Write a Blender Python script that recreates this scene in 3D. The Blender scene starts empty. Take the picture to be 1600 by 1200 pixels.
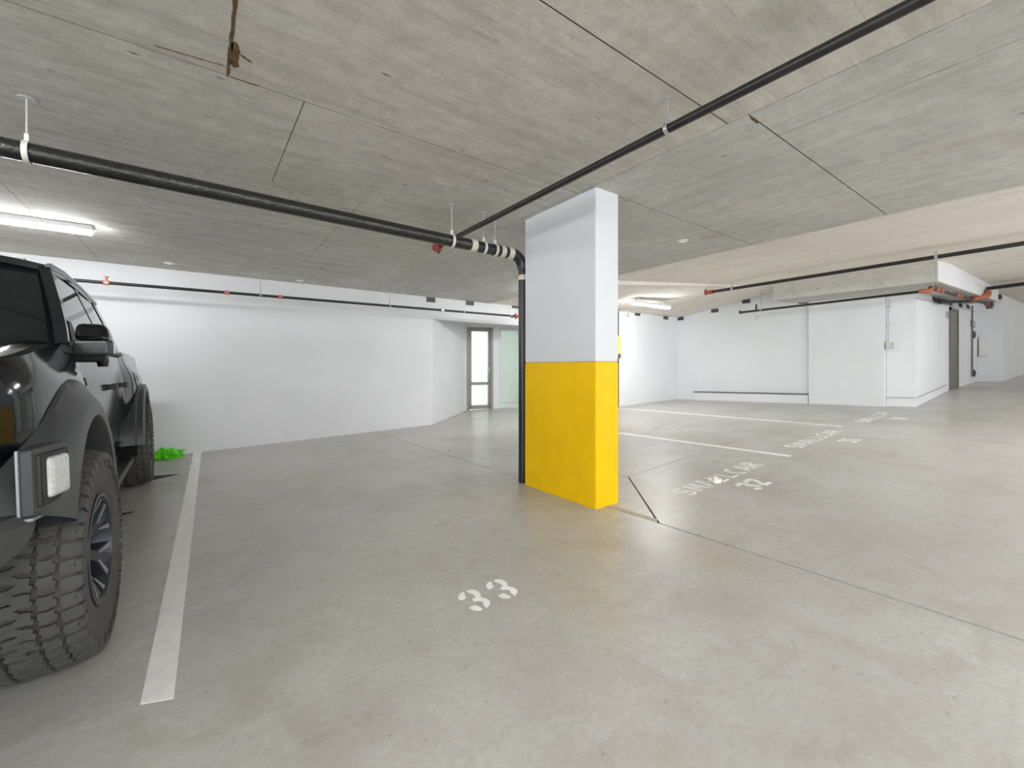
import bpy, math, random
from mathutils import Vector, Matrix

random.seed(7)
C = bpy.context.scene.collection
S = bpy.context.scene
EYE = 1.2

# ------------------------------------------------------------------ camera
cam_d = bpy.data.cameras.new('camera')
cam = bpy.data.objects.new('camera', cam_d); C.objects.link(cam)
cam_d.sensor_width = 36.0
cam_d.lens = 672.0 / 1600.0 * 36.0
cam_d.shift_y = -25.0 / 1600.0
cam_d.clip_start = 0.02; cam_d.clip_end = 200
YAW = math.atan(493.0 / 672.0)
cam.location = (0, 0, EYE)
cam.rotation_euler = (math.pi / 2, 0, -YAW)
S.camera = cam

# ------------------------------------------------------------------ world / exposure
w = bpy.data.worlds.new('world'); S.world = w; w.use_nodes = True
bg = w.node_tree.nodes['Background']
bg.inputs[0].default_value = (0.93, 0.97, 1.0, 1); bg.inputs[1].default_value = 2.0
S.view_settings.view_transform = 'Standard'
S.view_settings.look = 'None'
S.view_settings.exposure = 1.24
S.view_settings.gamma = 1.0
S.view_settings.use_curve_mapping = False
LAMP = 42.0          # emission of the tube lights

# ------------------------------------------------------------------ helpers
def lin(r, g, b):
    f = lambda v: (v / 255.0) / 12.92 if v / 255.0 <= 0.04045 else (((v / 255.0) + 0.055) / 1.055) ** 2.4
    return (f(r), f(g), f(b), 1)

def mat(name, col, rough=0.5, metal=0.0, spec=0.5, coat=0.0, emit=None, es=0.0, var=0.0, scale=8.0, bump=0.0, bscale=60.0, trans=0.0):
    m = bpy.data.materials.new(name); m.use_nodes = True
    nt = m.node_tree; b = nt.nodes['Principled BSDF']
    b.inputs['Base Color'].default_value = col
    b.inputs['Roughness'].default_value = rough
    b.inputs['Metallic'].default_value = metal
    b.inputs['Specular IOR Level'].default_value = spec
    b.inputs['Coat Weight'].default_value = coat
    b.inputs['Coat Roughness'].default_value = 0.03
    b.inputs['Transmission Weight'].default_value = trans
    if emit:
        b.inputs['Emission Color'].default_value = emit
        b.inputs['Emission Strength'].default_value = es
    tc = nt.nodes.new('ShaderNodeTexCoord')
    if var > 0:
        n = nt.nodes.new('ShaderNodeTexNoise'); n.inputs['Scale'].default_value = scale; n.inputs['Detail'].default_value = 5
        nt.links.new(tc.outputs['Object'], n.inputs['Vector'])
        r = nt.nodes.new('ShaderNodeValToRGB')
        r.color_ramp.elements[0].position = 0.3; r.color_ramp.elements[1].position = 0.7
        r.color_ramp.elements[0].color = tuple(c * (1 - var) for c in col[:3]) + (1,)
        r.color_ramp.elements[1].color = tuple(min(1, c * (1 + var)) for c in col[:3]) + (1,)
        nt.links.new(n.outputs['Fac'], r.inputs['Fac']); nt.links.new(r.outputs['Color'], b.inputs['Base Color'])
    if bump > 0:
        n2 = nt.nodes.new('ShaderNodeTexNoise'); n2.inputs['Scale'].default_value = bscale; n2.inputs['Detail'].default_value = 4
        nt.links.new(tc.outputs['Object'], n2.inputs['Vector'])
        bp = nt.nodes.new('ShaderNodeBump'); bp.inputs['Strength'].default_value = bump; bp.inputs['Distance'].default_value = 0.01
        nt.links.new(n2.outputs['Fac'], bp.inputs['Height']); nt.links.new(bp.outputs['Normal'], b.inputs['Normal'])
    return m

class NB:
    """small node builder for layered surfaces"""
    def __init__(s, name, rough):
        s.m = bpy.data.materials.new(name); s.m.use_nodes = True
        s.nt = s.m.node_tree; s.b = s.nt.nodes['Principled BSDF']
        s.b.inputs['Roughness'].default_value = rough
        s.tc = s.nt.nodes.new('ShaderNodeTexCoord')
    def L(s, a, b): s.nt.links.new(a, b)
    def noise(s, scale, detail=4, stretch=None, dist=0.0, rough=0.5, off=(0, 0, 0), rot=0.0):
        mp = s.nt.nodes.new('ShaderNodeMapping'); s.L(s.tc.outputs['Object'], mp.inputs['Vector'])
        mp.inputs['Location'].default_value = off
        mp.inputs['Rotation'].default_value = (0, 0, rot)
        mp.inputs['Scale'].default_value = stretch or (1, 1, 1)
        n = s.nt.nodes.new('ShaderNodeTexNoise'); n.inputs['Scale'].default_value = scale
        n.inputs['Detail'].default_value = detail; n.inputs['Distortion'].default_value = dist
        n.inputs['Roughness'].default_value = rough
        s.L(mp.outputs['Vector'], n.inputs['Vector']); return n.outputs['Fac']
    def voro(s, scale, stretch=None, feature='F1', dist_noise=None):
        mp = s.nt.nodes.new('ShaderNodeMapping'); s.L(s.tc.outputs['Object'], mp.inputs['Vector'])
        mp.inputs['Scale'].default_value = stretch or (1, 1, 1)
        v = s.nt.nodes.new('ShaderNodeTexVoronoi'); v.feature = feature; v.inputs['Scale'].default_value = scale
        s.L(mp.outputs['Vector'], v.inputs['Vector']); return v.outputs['Distance']
    def ramp(s, fac, p0, p1, c0=(0, 0, 0, 1), c1=(1, 1, 1, 1)):
        r = s.nt.nodes.new('ShaderNodeValToRGB'); e = r.color_ramp.elements
        e[0].position = p0; e[1].position = p1; e[0].color = c0; e[1].color = c1
        s.L(fac, r.inputs['Fac']); return r.outputs['Color']
    def mix(s, fac, a, b, mode='MIX'):
        x = s.nt.nodes.new('ShaderNodeMix'); x.data_type = 'RGBA'; x.blend_type = mode
        if isinstance(fac, float): x.inputs[0].default_value = fac
        else: s.L(fac, x.inputs[0])
        for v, i in ((a, 6), (b, 7)):
            if isinstance(v, tuple): x.inputs[i].default_value = v
            else: s.L(v, x.inputs[i])
        return x.outputs[2]
    def mul(s, a, k):
        x = s.nt.nodes.new('ShaderNodeMath'); x.operation = 'MULTIPLY'; s.L(a, x.inputs[0])
        if isinstance(k, float): x.inputs[1].default_value = k
        else: s.L(k, x.inputs[1])
        return x.outputs[0]
    def bump(s, h, st, d=0.01):
        bp = s.nt.nodes.new('ShaderNodeBump'); bp.inputs['Strength'].default_value = st; bp.inputs['Distance'].default_value = d
        s.L(h, bp.inputs['Height']); s.L(bp.outputs['Normal'], s.b.inputs['Normal'])
    def out(s, col): s.L(col, s.b.inputs['Base Color']); return s.m

def floor_mat():
    n = NB('floor_concrete', 0.42)
    base = n.ramp(n.noise(0.7, 6, dist=0.6), 0.32, 0.7, lin(184, 181, 174), lin(203, 201, 196))
    blot = n.ramp(n.noise(2.3, 7, dist=1.2, off=(3, 1, 0)), 0.47, 0.72)
    mid = n.ramp(n.noise(11, 6, dist=1.0, rough=0.7, off=(8, 2, 0)), 0.40, 0.65)
    base = n.mix(n.mul(mid, 0.22), base, lin(158, 153, 144))
    c = n.mix(n.mul(blot, 0.42), base, lin(164, 156, 143))
    swirl = n.ramp(n.noise(5.0, 6, dist=1.6, rough=0.6), 0.35, 0.70)
    c = n.mix(n.mul(swirl, 0.22), c, lin(216, 214, 208))
    rust = n.ramp(n.noise(0.9, 5, off=(7, 2, 0), dist=0.4), 0.60, 0.74)
    c = n.mix(n.mul(rust, 0.42), c, lin(178, 154, 126))
    fine = n.ramp(n.noise(45, 5, rough=0.7), 0.38, 0.68)
    c = n.mix(n.mul(fine, 0.26), c, lin(140, 135, 126))
    spk = n.ramp(n.noise(26, 2, off=(5, 5, 5)), 0.70, 0.76)
    c = n.mix(n.mul(spk, 0.35), c, lin(96, 90, 82))
    scuff = n.ramp(n.noise(1.6, 8, stretch=(1, 5, 1), dist=0.8, off=(2, 9, 0)), 0.58, 0.74)
    c = n.mix(n.mul(scuff, 0.16), c, lin(122, 117, 110))
    rg = n.ramp(n.noise(0.9, 3, dist=0.3, off=(1, 4, 2)), 0.25, 0.75, (0.27, 0.27, 0.27, 1), (0.42, 0.42, 0.42, 1))
    n.L(rg, n.b.inputs['Roughness'])
    n.b.inputs['Specular IOR Level'].default_value = 0.5
    n.bump(n.noise(90, 4), 0.06)
    return n.out(c)

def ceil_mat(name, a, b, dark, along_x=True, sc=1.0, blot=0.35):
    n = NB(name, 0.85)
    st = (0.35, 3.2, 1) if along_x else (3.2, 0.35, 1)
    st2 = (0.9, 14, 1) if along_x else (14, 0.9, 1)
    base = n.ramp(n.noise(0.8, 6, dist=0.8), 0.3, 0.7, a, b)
    streak = n.ramp(n.noise(3.0, 7, stretch=st, rough=0.65), 0.44, 0.68)
    c = n.mix(n.mul(streak, 0.34), base, dark)
    fine = n.ramp(n.noise(3.0, 5, stretch=st2, rough=0.7, off=(3, 8, 0)), 0.55, 0.75)
    c = n.mix(n.mul(fine, 0.62), c, dark)
    bl = n.ramp(n.noise(1.7, 6, dist=1.4, off=(4, 4, 1)), 0.50, 0.72)
    c = n.mix(n.mul(bl, blot), c, lin(222, 220, 213))
    st3 = (1, 3.0, 1) if along_x else (3.0, 1, 1)
    pits = n.ramp(n.voro(3.2, stretch=st3), 0.035, 0.11, (1, 1, 1, 1), (0, 0, 0, 1))
    gate = n.ramp(n.noise(2.0, 2, off=(9, 3, 3)), 0.47, 0.55)
    c = n.mix(n.mul(n.mul(pits, gate), 0.8), c, lin(78, 74, 66))
    red = n.ramp(n.noise(1.4, 4, off=(12, 3, 2)), 0.68, 0.76)
    c = n.mix(n.mul(red, 0.25), c, lin(160, 128, 112))
    grain = n.ramp(n.noise(110, 2), 0.3, 0.8)
    c = n.mix(n.mul(grain, 0.20), c, lin(110, 106, 98))
    mott = n.ramp(n.noise(9, 6, rough=0.75, off=(6, 1, 0)), 0.40, 0.66)
    c = n.mix(n.mul(mott, 0.30), c, dark)
    n.bump(n.noise(30, 5), 0.12)
    return n.out(c)

def wall_mat(name, col, joints=False):
    n = NB(name, 0.55)
    d = tuple(x * 0.93 for x in col[:3]) + (1,)
    c = n.ramp(n.noise(0.9, 5, dist=0.5), 0.3, 0.7, d, col)
    sp = n.ramp(n.noise(14, 2, off=(3, 3, 3)), 0.76, 0.79)
    c = n.mix(n.mul(sp, 0.18), c, lin(140, 138, 134))
    n.bump(n.noise(25, 4), 0.10)
    return n.out(c)

M = {}
M['floor'] = floor_mat()
M['ceil'] = ceil_mat('ceiling_concrete', lin(212, 208, 199), lin(228, 225, 218), lin(146, 142, 132))
M['ceil2'] = ceil_mat('ceiling_concrete_pale', lin(202, 201, 196), lin(220, 219, 214), lin(152, 150, 144), along_x=False, blot=0.5)
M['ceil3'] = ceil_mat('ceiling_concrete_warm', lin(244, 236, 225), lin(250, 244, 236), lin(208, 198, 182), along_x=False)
M['joint'] = mat('joint_dark', lin(70, 64, 54), 0.9, var=0.2)
M['floor_joint'] = mat('floor_joint_dark', lin(58, 54, 48), 0.9, var=0.2)
M['wall'] = wall_mat('painted_wall', lin(228, 229, 231))
M['wall2'] = wall_mat('painted_block_wall', lin(238, 241, 244))
M['colw'] = wall_mat('column_white_paint', lin(224, 227, 231))
M['yellow'] = mat('column_yellow_paint', lin(253, 202, 0), 0.5, spec=0.25, var=0.05, scale=5, bump=0.06, bscale=30)
M['paint'] = mat('road_paint_white', lin(248, 247, 243), 0.6, var=0.06, scale=14)
M['paint_worn'] = mat('road_paint_worn', lin(244, 244, 241), 0.7, var=0.12, scale=20)
M['fadedpaint'] = mat('road_paint_faded', lin(186, 178, 164), 0.7, var=0.14, scale=25)
M['blackpipe'] = mat('black_pipe', lin(34, 34, 33), 0.35, spec=0.5, var=0.25, scale=20, bump=0.1)
M['drain'] = mat('wrapped_drain', lin(36, 36, 34), 0.28, spec=0.6, var=0.3, scale=30, bump=0.5, bscale=40)
M['tape'] = mat('joint_tape', lin(214, 208, 192), 0.5, var=0.15, scale=40)
M['galv'] = mat('galvanised', lin(190, 192, 190), 0.4, metal=0.6, var=0.1, scale=30)
M['strap'] = mat('strap_white', lin(220, 220, 214), 0.45, var=0.05, scale=30)
M['redfit'] = mat('red_fitting', lin(158, 66, 44), 0.5, var=0.2, scale=40)
M['pinkfit'] = mat('copper_red_fitting', lin(190, 120, 104), 0.4, metal=0.2, var=0.15, scale=40)
M['orange'] = mat('orange_coupling', lin(176, 104, 72), 0.5, var=0.2, scale=40)
M['ventgrey'] = mat('vent_grey', lin(112, 113, 114), 0.6, var=0.1, scale=30)
M['ventdark'] = mat('vent_dark', lin(66, 66, 66), 0.6, var=0.1, scale=30)
M['lamp_body'] = mat('lamp_white', lin(235, 235, 235), 0.4, var=0.02)
M['lamp'] = mat('lamp_diffuser', lin(255, 255, 255), 0.5, emit=(0.97, 0.985, 1.0, 1), es=LAMP)
M['white'] = mat('white_plastic', lin(238, 238, 236), 0.4, var=0.03)
M['frame'] = mat('door_frame_grey', lin(150, 146, 138), 0.45, var=0.06, scale=12)
M['frame_light'] = mat('window_frame_pale', lin(206, 212, 212), 0.4, var=0.04)
M['door_dark'] = mat('door_olive_grey', lin(118, 117, 104), 0.5, var=0.06)
M['grey_box'] = mat('electrical_grey', lin(176, 178, 178), 0.45, metal=0.2, var=0.05)
M['sign_yellow'] = mat('sign_yellow', lin(246, 220, 60), 0.5, var=0.03)
M['brown'] = mat('bracket_brown', lin(96, 82, 74), 0.5, var=0.1)
M['green'] = mat('bag_green', lin(96, 214, 24), 0.35, var=0.25, scale=30)
M['mat_dark'] = mat('oil_mat_dark', lin(74, 68, 60), 0.9, var=0.2, scale=20)  # flat dark colour for the truck shadow sheets
M['paper'] = mat('paper', lin(236, 234, 228), 0.8, var=0.04)
M['soffit'] = ceil_mat('soffit_concrete', lin(208, 206, 200), lin(224, 222, 216), lin(172, 170, 163), along_x=False)
M['ledge'] = mat('ledge_dark', lin(110, 112, 114), 0.7, var=0.15)
M['rust'] = mat('rust_stain', lin(106, 84, 52), 0.9, var=0.35, scale=18)
M['glass'] = mat('window_glass', (0.92, 0.97, 0.95, 1), 0.02, trans=1.0)
M['glass'].node_tree.nodes['Principled BSDF'].inputs['IOR'].default_value = 1.1
M['lobby2'] = mat('lobby_pale_green', lin(228, 236, 226), 0.7, var=0.03)
M['lobby'] = mat('lobby_white', lin(240, 243, 238), 0.7, var=0.03)
# truck
M['body'] = mat('truck_paint_black', (0.006, 0.007, 0.009, 1), 0.09, spec=0.5, var=0.02)
M['flare'] = mat('flare_satin_black', lin(58, 60, 62), 0.38, spec=0.5, var=0.05, scale=20, bump=0.03, bscale=200)
M['bumper'] = mat('bumper_dark_grey', lin(66, 67, 69), 0.42, spec=0.5, var=0.06, bump=0.04, bscale=150)
M['plastic'] = mat('trim_black', lin(24, 24, 25), 0.45, var=0.1)
M['glossblack'] = mat('gloss_black', (0.004, 0.004, 0.004, 1), 0.12, spec=0.3, var=0.01)
M['tglass'] = mat('truck_tinted_glass', (0.006, 0.010, 0.010, 1), 0.03, spec=0.5, var=0.01)
M['tyre'] = mat('tyre_rubber', lin(74, 71, 67), 0.75, var=0.15, scale=14, bump=0.15, bscale=60)
M['tread'] = mat('tread_rubber', lin(78, 77, 76), 0.7, var=0.14, scale=25, bump=0.1, bscale=80)
M['rim'] = mat('rim_dark', lin(62, 66, 72), 0.35, metal=0.5, var=0.1)
M['rimface'] = mat('rim_machined', lin(150, 152, 156), 0.35, metal=0.6, var=0.08)
M['amber'] = mat('amber_lens', lin(255, 150, 20), 0.4, spec=0.3, var=0.08, scale=40)
M['clearlens'] = mat('clear_lens', lin(206, 208, 206), 0.15, spec=0.7, coat=0.6, var=0.12, scale=60)
M['chrome'] = mat('satin_silver', lin(190, 192, 194), 0.3, metal=0.7, var=0.05)
M['dark_in'] = mat('underbody', lin(16, 16, 16), 0.9, var=0.1)

def tag(o, label=None, cat=None, group=None, kind=None):
    if label: o['label'] = label
    if cat: o['category'] = cat
    if group: o['group'] = group
    if kind: o['kind'] = kind
    return o

def empty(name, loc=(0, 0, 0), parent=None):
    o = bpy.data.objects.new(name, None); C.objects.link(o); o.location = loc
    o.empty_display_size = 0.1
    if parent: o.parent = parent
    return o

class MB:
    def __init__(s): s.v = []; s.f = []
    def quad(s, a, b, c, d):
        i = len(s.v); s.v += [tuple(a), tuple(b), tuple(c), tuple(d)]; s.f.append((i, i + 1, i + 2, i + 3)); return s
    def poly(s, pts):
        i = len(s.v); s.v += [tuple(p) for p in pts]; s.f.append(tuple(range(i, i + len(pts)))); return s
    def box(s, x0, x1, y0, y1, z0, z1):
        return s.hexa([(x0, y0, z0), (x1, y0, z0), (x1, y1, z0), (x0, y1, z0), (x0, y0, z1), (x1, y0, z1), (x1, y1, z1), (x0, y1, z1)])
    def hexa(s, p):
        i = len(s.v); s.v += [tuple(q) for q in p]
        for f in ((3, 2, 1, 0), (4, 5, 6, 7), (0, 1, 5, 4), (1, 2, 6, 5), (2, 3, 7, 6), (3, 0, 4, 7)):
            s.f.append(tuple(i + k for k in f))
        return s
    def prism(s, pts, zb, zt):
        """pts list of (x,y); zb, zt numbers or functions of (x,y)"""
        fb = zb if callable(zb) else (lambda x, y: zb); ft = zt if callable(zt) else (lambda x, y: zt)
        n = len(pts); i = len(s.v)
        s.v += [(x, y, fb(x, y)) for x, y in pts] + [(x, y, ft(x, y)) for x, y in pts]
        s.f.append(tuple(i + k for k in reversed(range(n)))); s.f.append(tuple(i + n + k for k in range(n)))
        for k in range(n):
            l = (k + 1) % n; s.f.append((i + k, i + l, i + n + l, i + n + k))
        return s
    def bar(s, a, b, wv, hv):
        """box along a->b; wv, hv half-extent vectors"""
        a, b, wv, hv = Vector(a), Vector(b), Vector(wv), Vector(hv)
        return s.hexa([a - wv - hv, a + wv - hv, b + wv - hv, b - wv - hv, a - wv + hv, a + wv + hv, b + wv + hv, b - wv + hv])
    def tube(s, pts, r, n=14, caps=True):
        pts = [Vector(p) for p in pts]; rings = []
        m = len(pts)
        up = Vector((0, 0, 1))
        prev = None
        for k, p in enumerate(pts):
            t = (pts[min(k + 1, m - 1)] - pts[max(k - 1, 0)]).normalized()
            if prev is None:
                u = t.cross(up)
                if u.length < 1e-3: u = t.cross(Vector((1, 0, 0)))
                u.normalize()
            else:
                u = (prev - t * prev.dot(t)).normalized()
            prev = u; v = t.cross(u)
            rr = r[k] if isinstance(r, (list, tuple)) else r
            i = len(s.v)
            for q in range(n):
                a = 2 * math.pi * q / n
                s.v.append(tuple(p + (u * math.cos(a) + v * math.sin(a)) * rr))
            rings.append(i)
        for k in range(m - 1):
            for q in range(n):
                q2 = (q + 1) % n
                s.f.append((rings[k] + q, rings[k] + q2, rings[k + 1] + q2, rings[k + 1] + q))
        if caps:
            s.f.append(tuple(rings[0] + q for q in reversed(range(n)))); s.f.append(tuple(rings[-1] + q for q in range(n)))
        return s
    def grid(s, rows):
        i = len(s.v); nr = len(rows); nc = len(rows[0])
        for r in rows: s.v += [tuple(p) for p in r]
        for a in range(nr - 1):
            for b in range(nc - 1):
                s.f.append((i + a * nc + b, i + a * nc + b + 1, i + (a + 1) * nc + b + 1, i + (a + 1) * nc + b))
        return s
    def shell(s, rows, off):
        """grid with a rim folded back by vector off"""
        s.grid(rows); off = Vector(off)
        e = list(rows[0]) + [r[-1] for r in rows[1:]] + list(reversed(rows[-1]))[1:] + [r[0] for r in reversed(rows[1:-1])]
        for k in range(len(e)):
            a, b = Vector(e[k]), Vector(e[(k + 1) % len(e)])
            s.quad(a, b, b + off, a + off)
        return s
    def lathe(s, prof, n=48, axis='x', center=(0, 0, 0), closed=False):
        """prof: list of (along, radius)"""
        i = len(s.v); m = len(prof)
        for q in range(n):
            a = 2 * math.pi * q / n
            for (h, r) in prof:
                c_, s_ = r * math.cos(a), r * math.sin(a)
                p = {'x': (h, c_, s_), 'y': (c_, h, s_), 'z': (c_, s_, h)}[axis]
                s.v.append((p[0] + center[0], p[1] + center[1], p[2] + center[2]))
        for q in range(n):
            q2 = (q + 1) % n
            for k in range(m - 1 if not closed else m):
                l = (k + 1) % m
                s.f.append((i + q * m + k, i + q * m + l, i + q2 * m + l, i + q2 * m + k))
        return s
    def build(s, name, m, parent=None, smooth=False, bevel=0.0, fix=True):
        me = bpy.data.meshes.new(name); me.from_pydata(s.v, [], s.f)
        if fix:
            import bmesh
            bm = bmesh.new(); bm.from_mesh(me); bmesh.ops.remove_doubles(bm, verts=bm.verts, dist=1e-5)
            bmesh.ops.recalc_face_normals(bm, faces=bm.faces); bm.to_mesh(me); bm.free()
        me.materials.append(M[m])
        o = bpy.data.objects.new(name, me); C.objects.link(o)
        if parent: o.parent = parent
        if smooth:
            for p in me.polygons: p.use_smooth = True
            if smooth != 'all':
                try: me.set_sharp_from_angle(angle=math.radians(38))
                except Exception: pass
        if bevel:
            b = o.modifiers.new('bevel', 'BEVEL'); b.width = bevel; b.segments = 2; b.limit_method = 'ANGLE'
        return o

def fz(x, y):
    ex = 0.0
    if x > 12.5: ex = min(1.0, (x - 12.5) / 3.5) * 0.155
    return 0.031 * x - 0.012 * y + ex

CZ = EYE + 1.47                     # grey ceiling underside

def ray(px, py):
    a = (px - 800.0) / 672.0; b = (575.0 - py) / 672.0
    s_, c_ = math.sin(YAW), math.cos(YAW)
    return Vector((s_ + a * c_, c_ - a * s_, b))
# measured positions of real planes (photogrammetry of the site): a point of the plane X = const or Y = const
def atX(px, py, X): r = ray(px, py); p = r * (X / r.x); return Vector((p.x, p.y, p.z + EYE))
def atY(px, py, Y): r = ray(px, py); p = r * (Y / r.y); return Vector((p.x, p.y, p.z + EYE))

# ------------------------------------------------------------------ floor
G = 0.005
def slab(pts, parent, z=0.0, sub=False):
    b = MB().prism(pts, lambda x, y: fz(x, y) - 0.12, lambda x, y: fz(x, y) + z)
    return b.build('slab', 'floor', parent)
fl = MB()
YO, XO = -5.5, -6.5      # sides cut open out of view to let sky light in
xs = [XO, 2.7, 12.5, 16.0, 32.0]
for k in range(4):
    fl.prism([(xs[k], YO), (xs[k + 1], YO), (xs[k + 1], 11.8), (xs[k], 11.8)], lambda x, y: fz(x, y) - 0.25, lambda x, y: fz(x, y) - 0.022)
floor = fl.build('floor', 'floor_joint'); tag(floor, kind='structure')
JX, JY = 2.735, 2.965
slab([(XO, YO), (JX - G, YO), (JX - G, 1.93), (JX - G, JY - G), (XO, JY - G + 0.1)], floor)
slab([(XO, JY + G + 0.1), (JX - G, JY + G), (JX - G, 11.7), (XO, 11.7)], floor)
slab([(JX + G, 1.92 + G), (3.6 - 2 * G, 2.875), (JX + G, 3.9)], floor)
slab([(JX + G, YO), (12.5, YO), (12.5, 3.52 - G), (3.6 + G, 2.875 - G), (JX + 2 * G, 1.92 - 3 * G)], floor)
slab([(3.6 + G, 2.875 + G), (12.5, 3.52 + G), (12.5, 11.7), (JX + G, 11.7), (JX + G, 3.9 + 2 * G)], floor)
slab([(12.5, YO), (16, YO), (16, 11.7), (12.5, 11.7)], floor)
slab([(16, YO), (32, YO), (32, 11.7), (16, 11.7)], floor)

# ------------------------------------------------------------------ ceiling
ce = MB().box(XO, 5.35, YO, 8.4, CZ + 0.003, CZ + 0.25)
ceiling = ce.build('ceiling', 'joint'); tag(ceiling, kind='structure')
def cpanel(x0, x1, y0, y1, m='ceil', g=0.0027):
    MB().box(x0 + g, x1 - g, y0 + g * 1.6, y1 - g * 1.6, CZ, CZ + 0.0045).build('ceiling_panel', m, ceiling)
rowsL = [(YO, -2.46), (-2.46, -1.2), (-1.2, 0.06), (0.06, 1.32), (1.32, 2.59), (2.59, 3.86), (3.86, 5.16), (5.16, 6.46), (6.46, 8.38)]
cutL = [[-7, -4, -1, 1.6], [-7.4, -4.9, -2.5, 0.1], [-6.2, -3.7, -1.2, 1.25], [-7.2, -4.8, -2.3, 0.125],
        [-7.2, -4.75, -2.3, 0.125], [-6.8, -4.4, -1.95, 0.48], [-6.2, -3.7, -1.25, 1.18], [-6.2, -3.7, -1.25, 1.2], [-6.2, -3.6, -1.07, 1.49]]
for (y0, y1), cu in zip(rowsL, cutL):
    e = [XO] + [q for q in cu if q > XO + 0.3] + [2.58]
    for a, b in zip(e[:-1], e[1:]): cpanel(a, b, y0, y1)
rowsR = [(YO, -2.5), (-2.5, -1.26), (-1.26, -0.02), (-0.02, 1.2), (1.2, 2.44), (2.44, 3.7), (3.7, 4.95), (4.95, 8.38)]
cutR = [[4.2], [3.0], [4.2], [2.97], [], [3.05], [4.1], [3.6]]
for (y0, y1), cu in zip(rowsR, cutR):
    e = [2.58] + cu + [5.35]
    for a, b in zip(e[:-1], e[1:]): cpanel(a, b, y0, y1, 'ceil2')
# rust on the cast seams
rr_ = random.Random(4)
def rust(x0, y0, x1, y1, wd, n):
    d = Vector((x1 - x0, y1 - y0)).normalized(); nn = Vector((-d.y, d.x)); L = []; Q = []
    for k in range(n + 1):
        p = Vector((x0, y0)) + Vector((x1 - x0, y1 - y0)) * (k / n)
        f = 0.25 if k in (0, n) else rr_.uniform(0.45, 1.0)
        L.append(tuple(p + nn * wd * f)); Q.append(tuple(p - nn * wd * rr_.uniform(0.45, 1.0) * (0.3 if k in (0, n) else 1)))
    MB().prism(L + Q[::-1], CZ - 0.0012, CZ + 0.002).build('rust_stain', 'rust', ceiling)
rust(0.124, 1.5, 0.126, 2.60, 0.010, 24)
rust(0.142, 2.30, 0.150, 2.50, 0.022, 9)
rust(0.165, 2.38, 0.215, 2.41, 0.010, 5)
rust(-0.16, 2.545, 0.112, 2.515, 0.004, 14)
rust(0.14, 2.592, 0.27, 2.588, 0.007, 8)
rust(2.60, 1.20, 2.72, 1.21, 0.012, 7)

# warm sloping ceiling beyond the fold
def zB(x, y):
    k = min(1.0, max(0.0, (x - 5.35) / 6.6)) * 0.56
    if x > 11.95: k = 0.56 + (x - 11.95) * 0.035
    drop = max(0.0, min(1.0, (y - 3.4) / 1.2)) * 0.07 * max(0.0, 1 - (x - 5.35) / 6.0)
    return CZ + k - drop
def zL(x, y):
    u = min(1, max(0, (x - 5.35) / 6.6)); v = min(1, max(0, (y - 4.6) / 2.9))
    lo = zB(x, 4.6) - EYE - 0.07 * (1 - u); hi = 1.47 + 0.03 * u
    return EYE + lo * (1 - v) + hi * v
def sheet(name, xs, ys, zf, m, th=0.2, parent=None):
    b = MB(); n = len(ys)
    lo = [[(x, y, zf(x, y)) for y in ys] for x in xs]
    b.shell(lo, (0, 0, th)); b.grid([[(p[0], p[1], p[2] + th) for p in r] for r in lo])
    return b.build(name, m, parent)
def lsp(a, b, n): return [a + (b - a) * k / n for k in range(n + 1)]
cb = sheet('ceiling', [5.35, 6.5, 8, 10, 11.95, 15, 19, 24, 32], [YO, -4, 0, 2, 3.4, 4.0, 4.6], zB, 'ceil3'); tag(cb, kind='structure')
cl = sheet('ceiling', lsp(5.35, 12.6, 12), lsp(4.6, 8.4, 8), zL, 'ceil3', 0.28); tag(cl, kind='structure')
MB().box(5.335, 5.349, YO, 8.3, CZ - 0.006, CZ + 0.05).build('fold_edge', 'ceil2', cb)

# ------------------------------------------------------------------ walls
WY = 8.2
def wallpoly(name, pts, zb, zt, m='wall', bevel=0.0):
    o = MB().prism(pts, zb, zt).build(name, m, bevel=bevel); tag(o, kind='structure'); return o
wall_left = wallpoly('wall_left', [(XO, WY), (3.97, WY), (3.97, WY + 0.25), (XO, WY + 0.25)], -0.6, CZ + 0.1)
hdr = wallpoly('wall_header', [(3.97, WY), (9.2, WY), (9.2, WY + 0.2), (3.97, WY + 0.2)], EYE + 1.02, CZ + 0.1)
# splayed wall leading to the door
wallpoly('wall_splay', [(3.98, WY + 0.02), (5.62, 9.80), (5.62, 10.1), (3.85, 8.4)], -0.4, CZ + 0.1)
DA = Vector((5.74, 10.04, 0)); DB = Vector((8.75, 9.02, 0)); dv = (DB - DA).normalized(); dn = Vector((dv.y, -dv.x, 0))   # dn points to the camera side
def dp(t, off=0.0): p = DA + dv * t + dn * off; return (p.x, p.y)
def dbox(b, t0, t1, o0, o1, z0, z1): return b.prism([dp(t0, o0), dp(t1, o0), dp(t1, o1), dp(t0, o1)], z0, z1)
zf0 = fz(6.2, 9.9)
# wall above the glazing, filler beside the door, pier between door and window
b = MB(); dbox(b, -0.3, 3.3, -0.16, 0.04, EYE + 1.10, CZ + 0.2); dbox(b, -0.32, 0.10, -0.16, 0.02, zf0 - 0.3, EYE + 1.2); dbox(b, 0.83, 1.00, -0.16, 0.03, zf0 - 0.3, EYE + 1.12)
w3 = b.build('wall_lobby', 'wall'); tag(w3, kind='structure')
wallpoly('wall_return', [(8.7, 7.45), (8.95, 7.45), (8.95, 9.3), (8.7, 9.3)], -0.3, CZ + 0.3)
wallpoly('ceiling_lobby', [(3.9, WY + 0.1), (9.0, WY + 0.1), (9.0, 13.2), (3.9, 13.2)], CZ + 0.12, CZ + 0.3)
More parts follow.
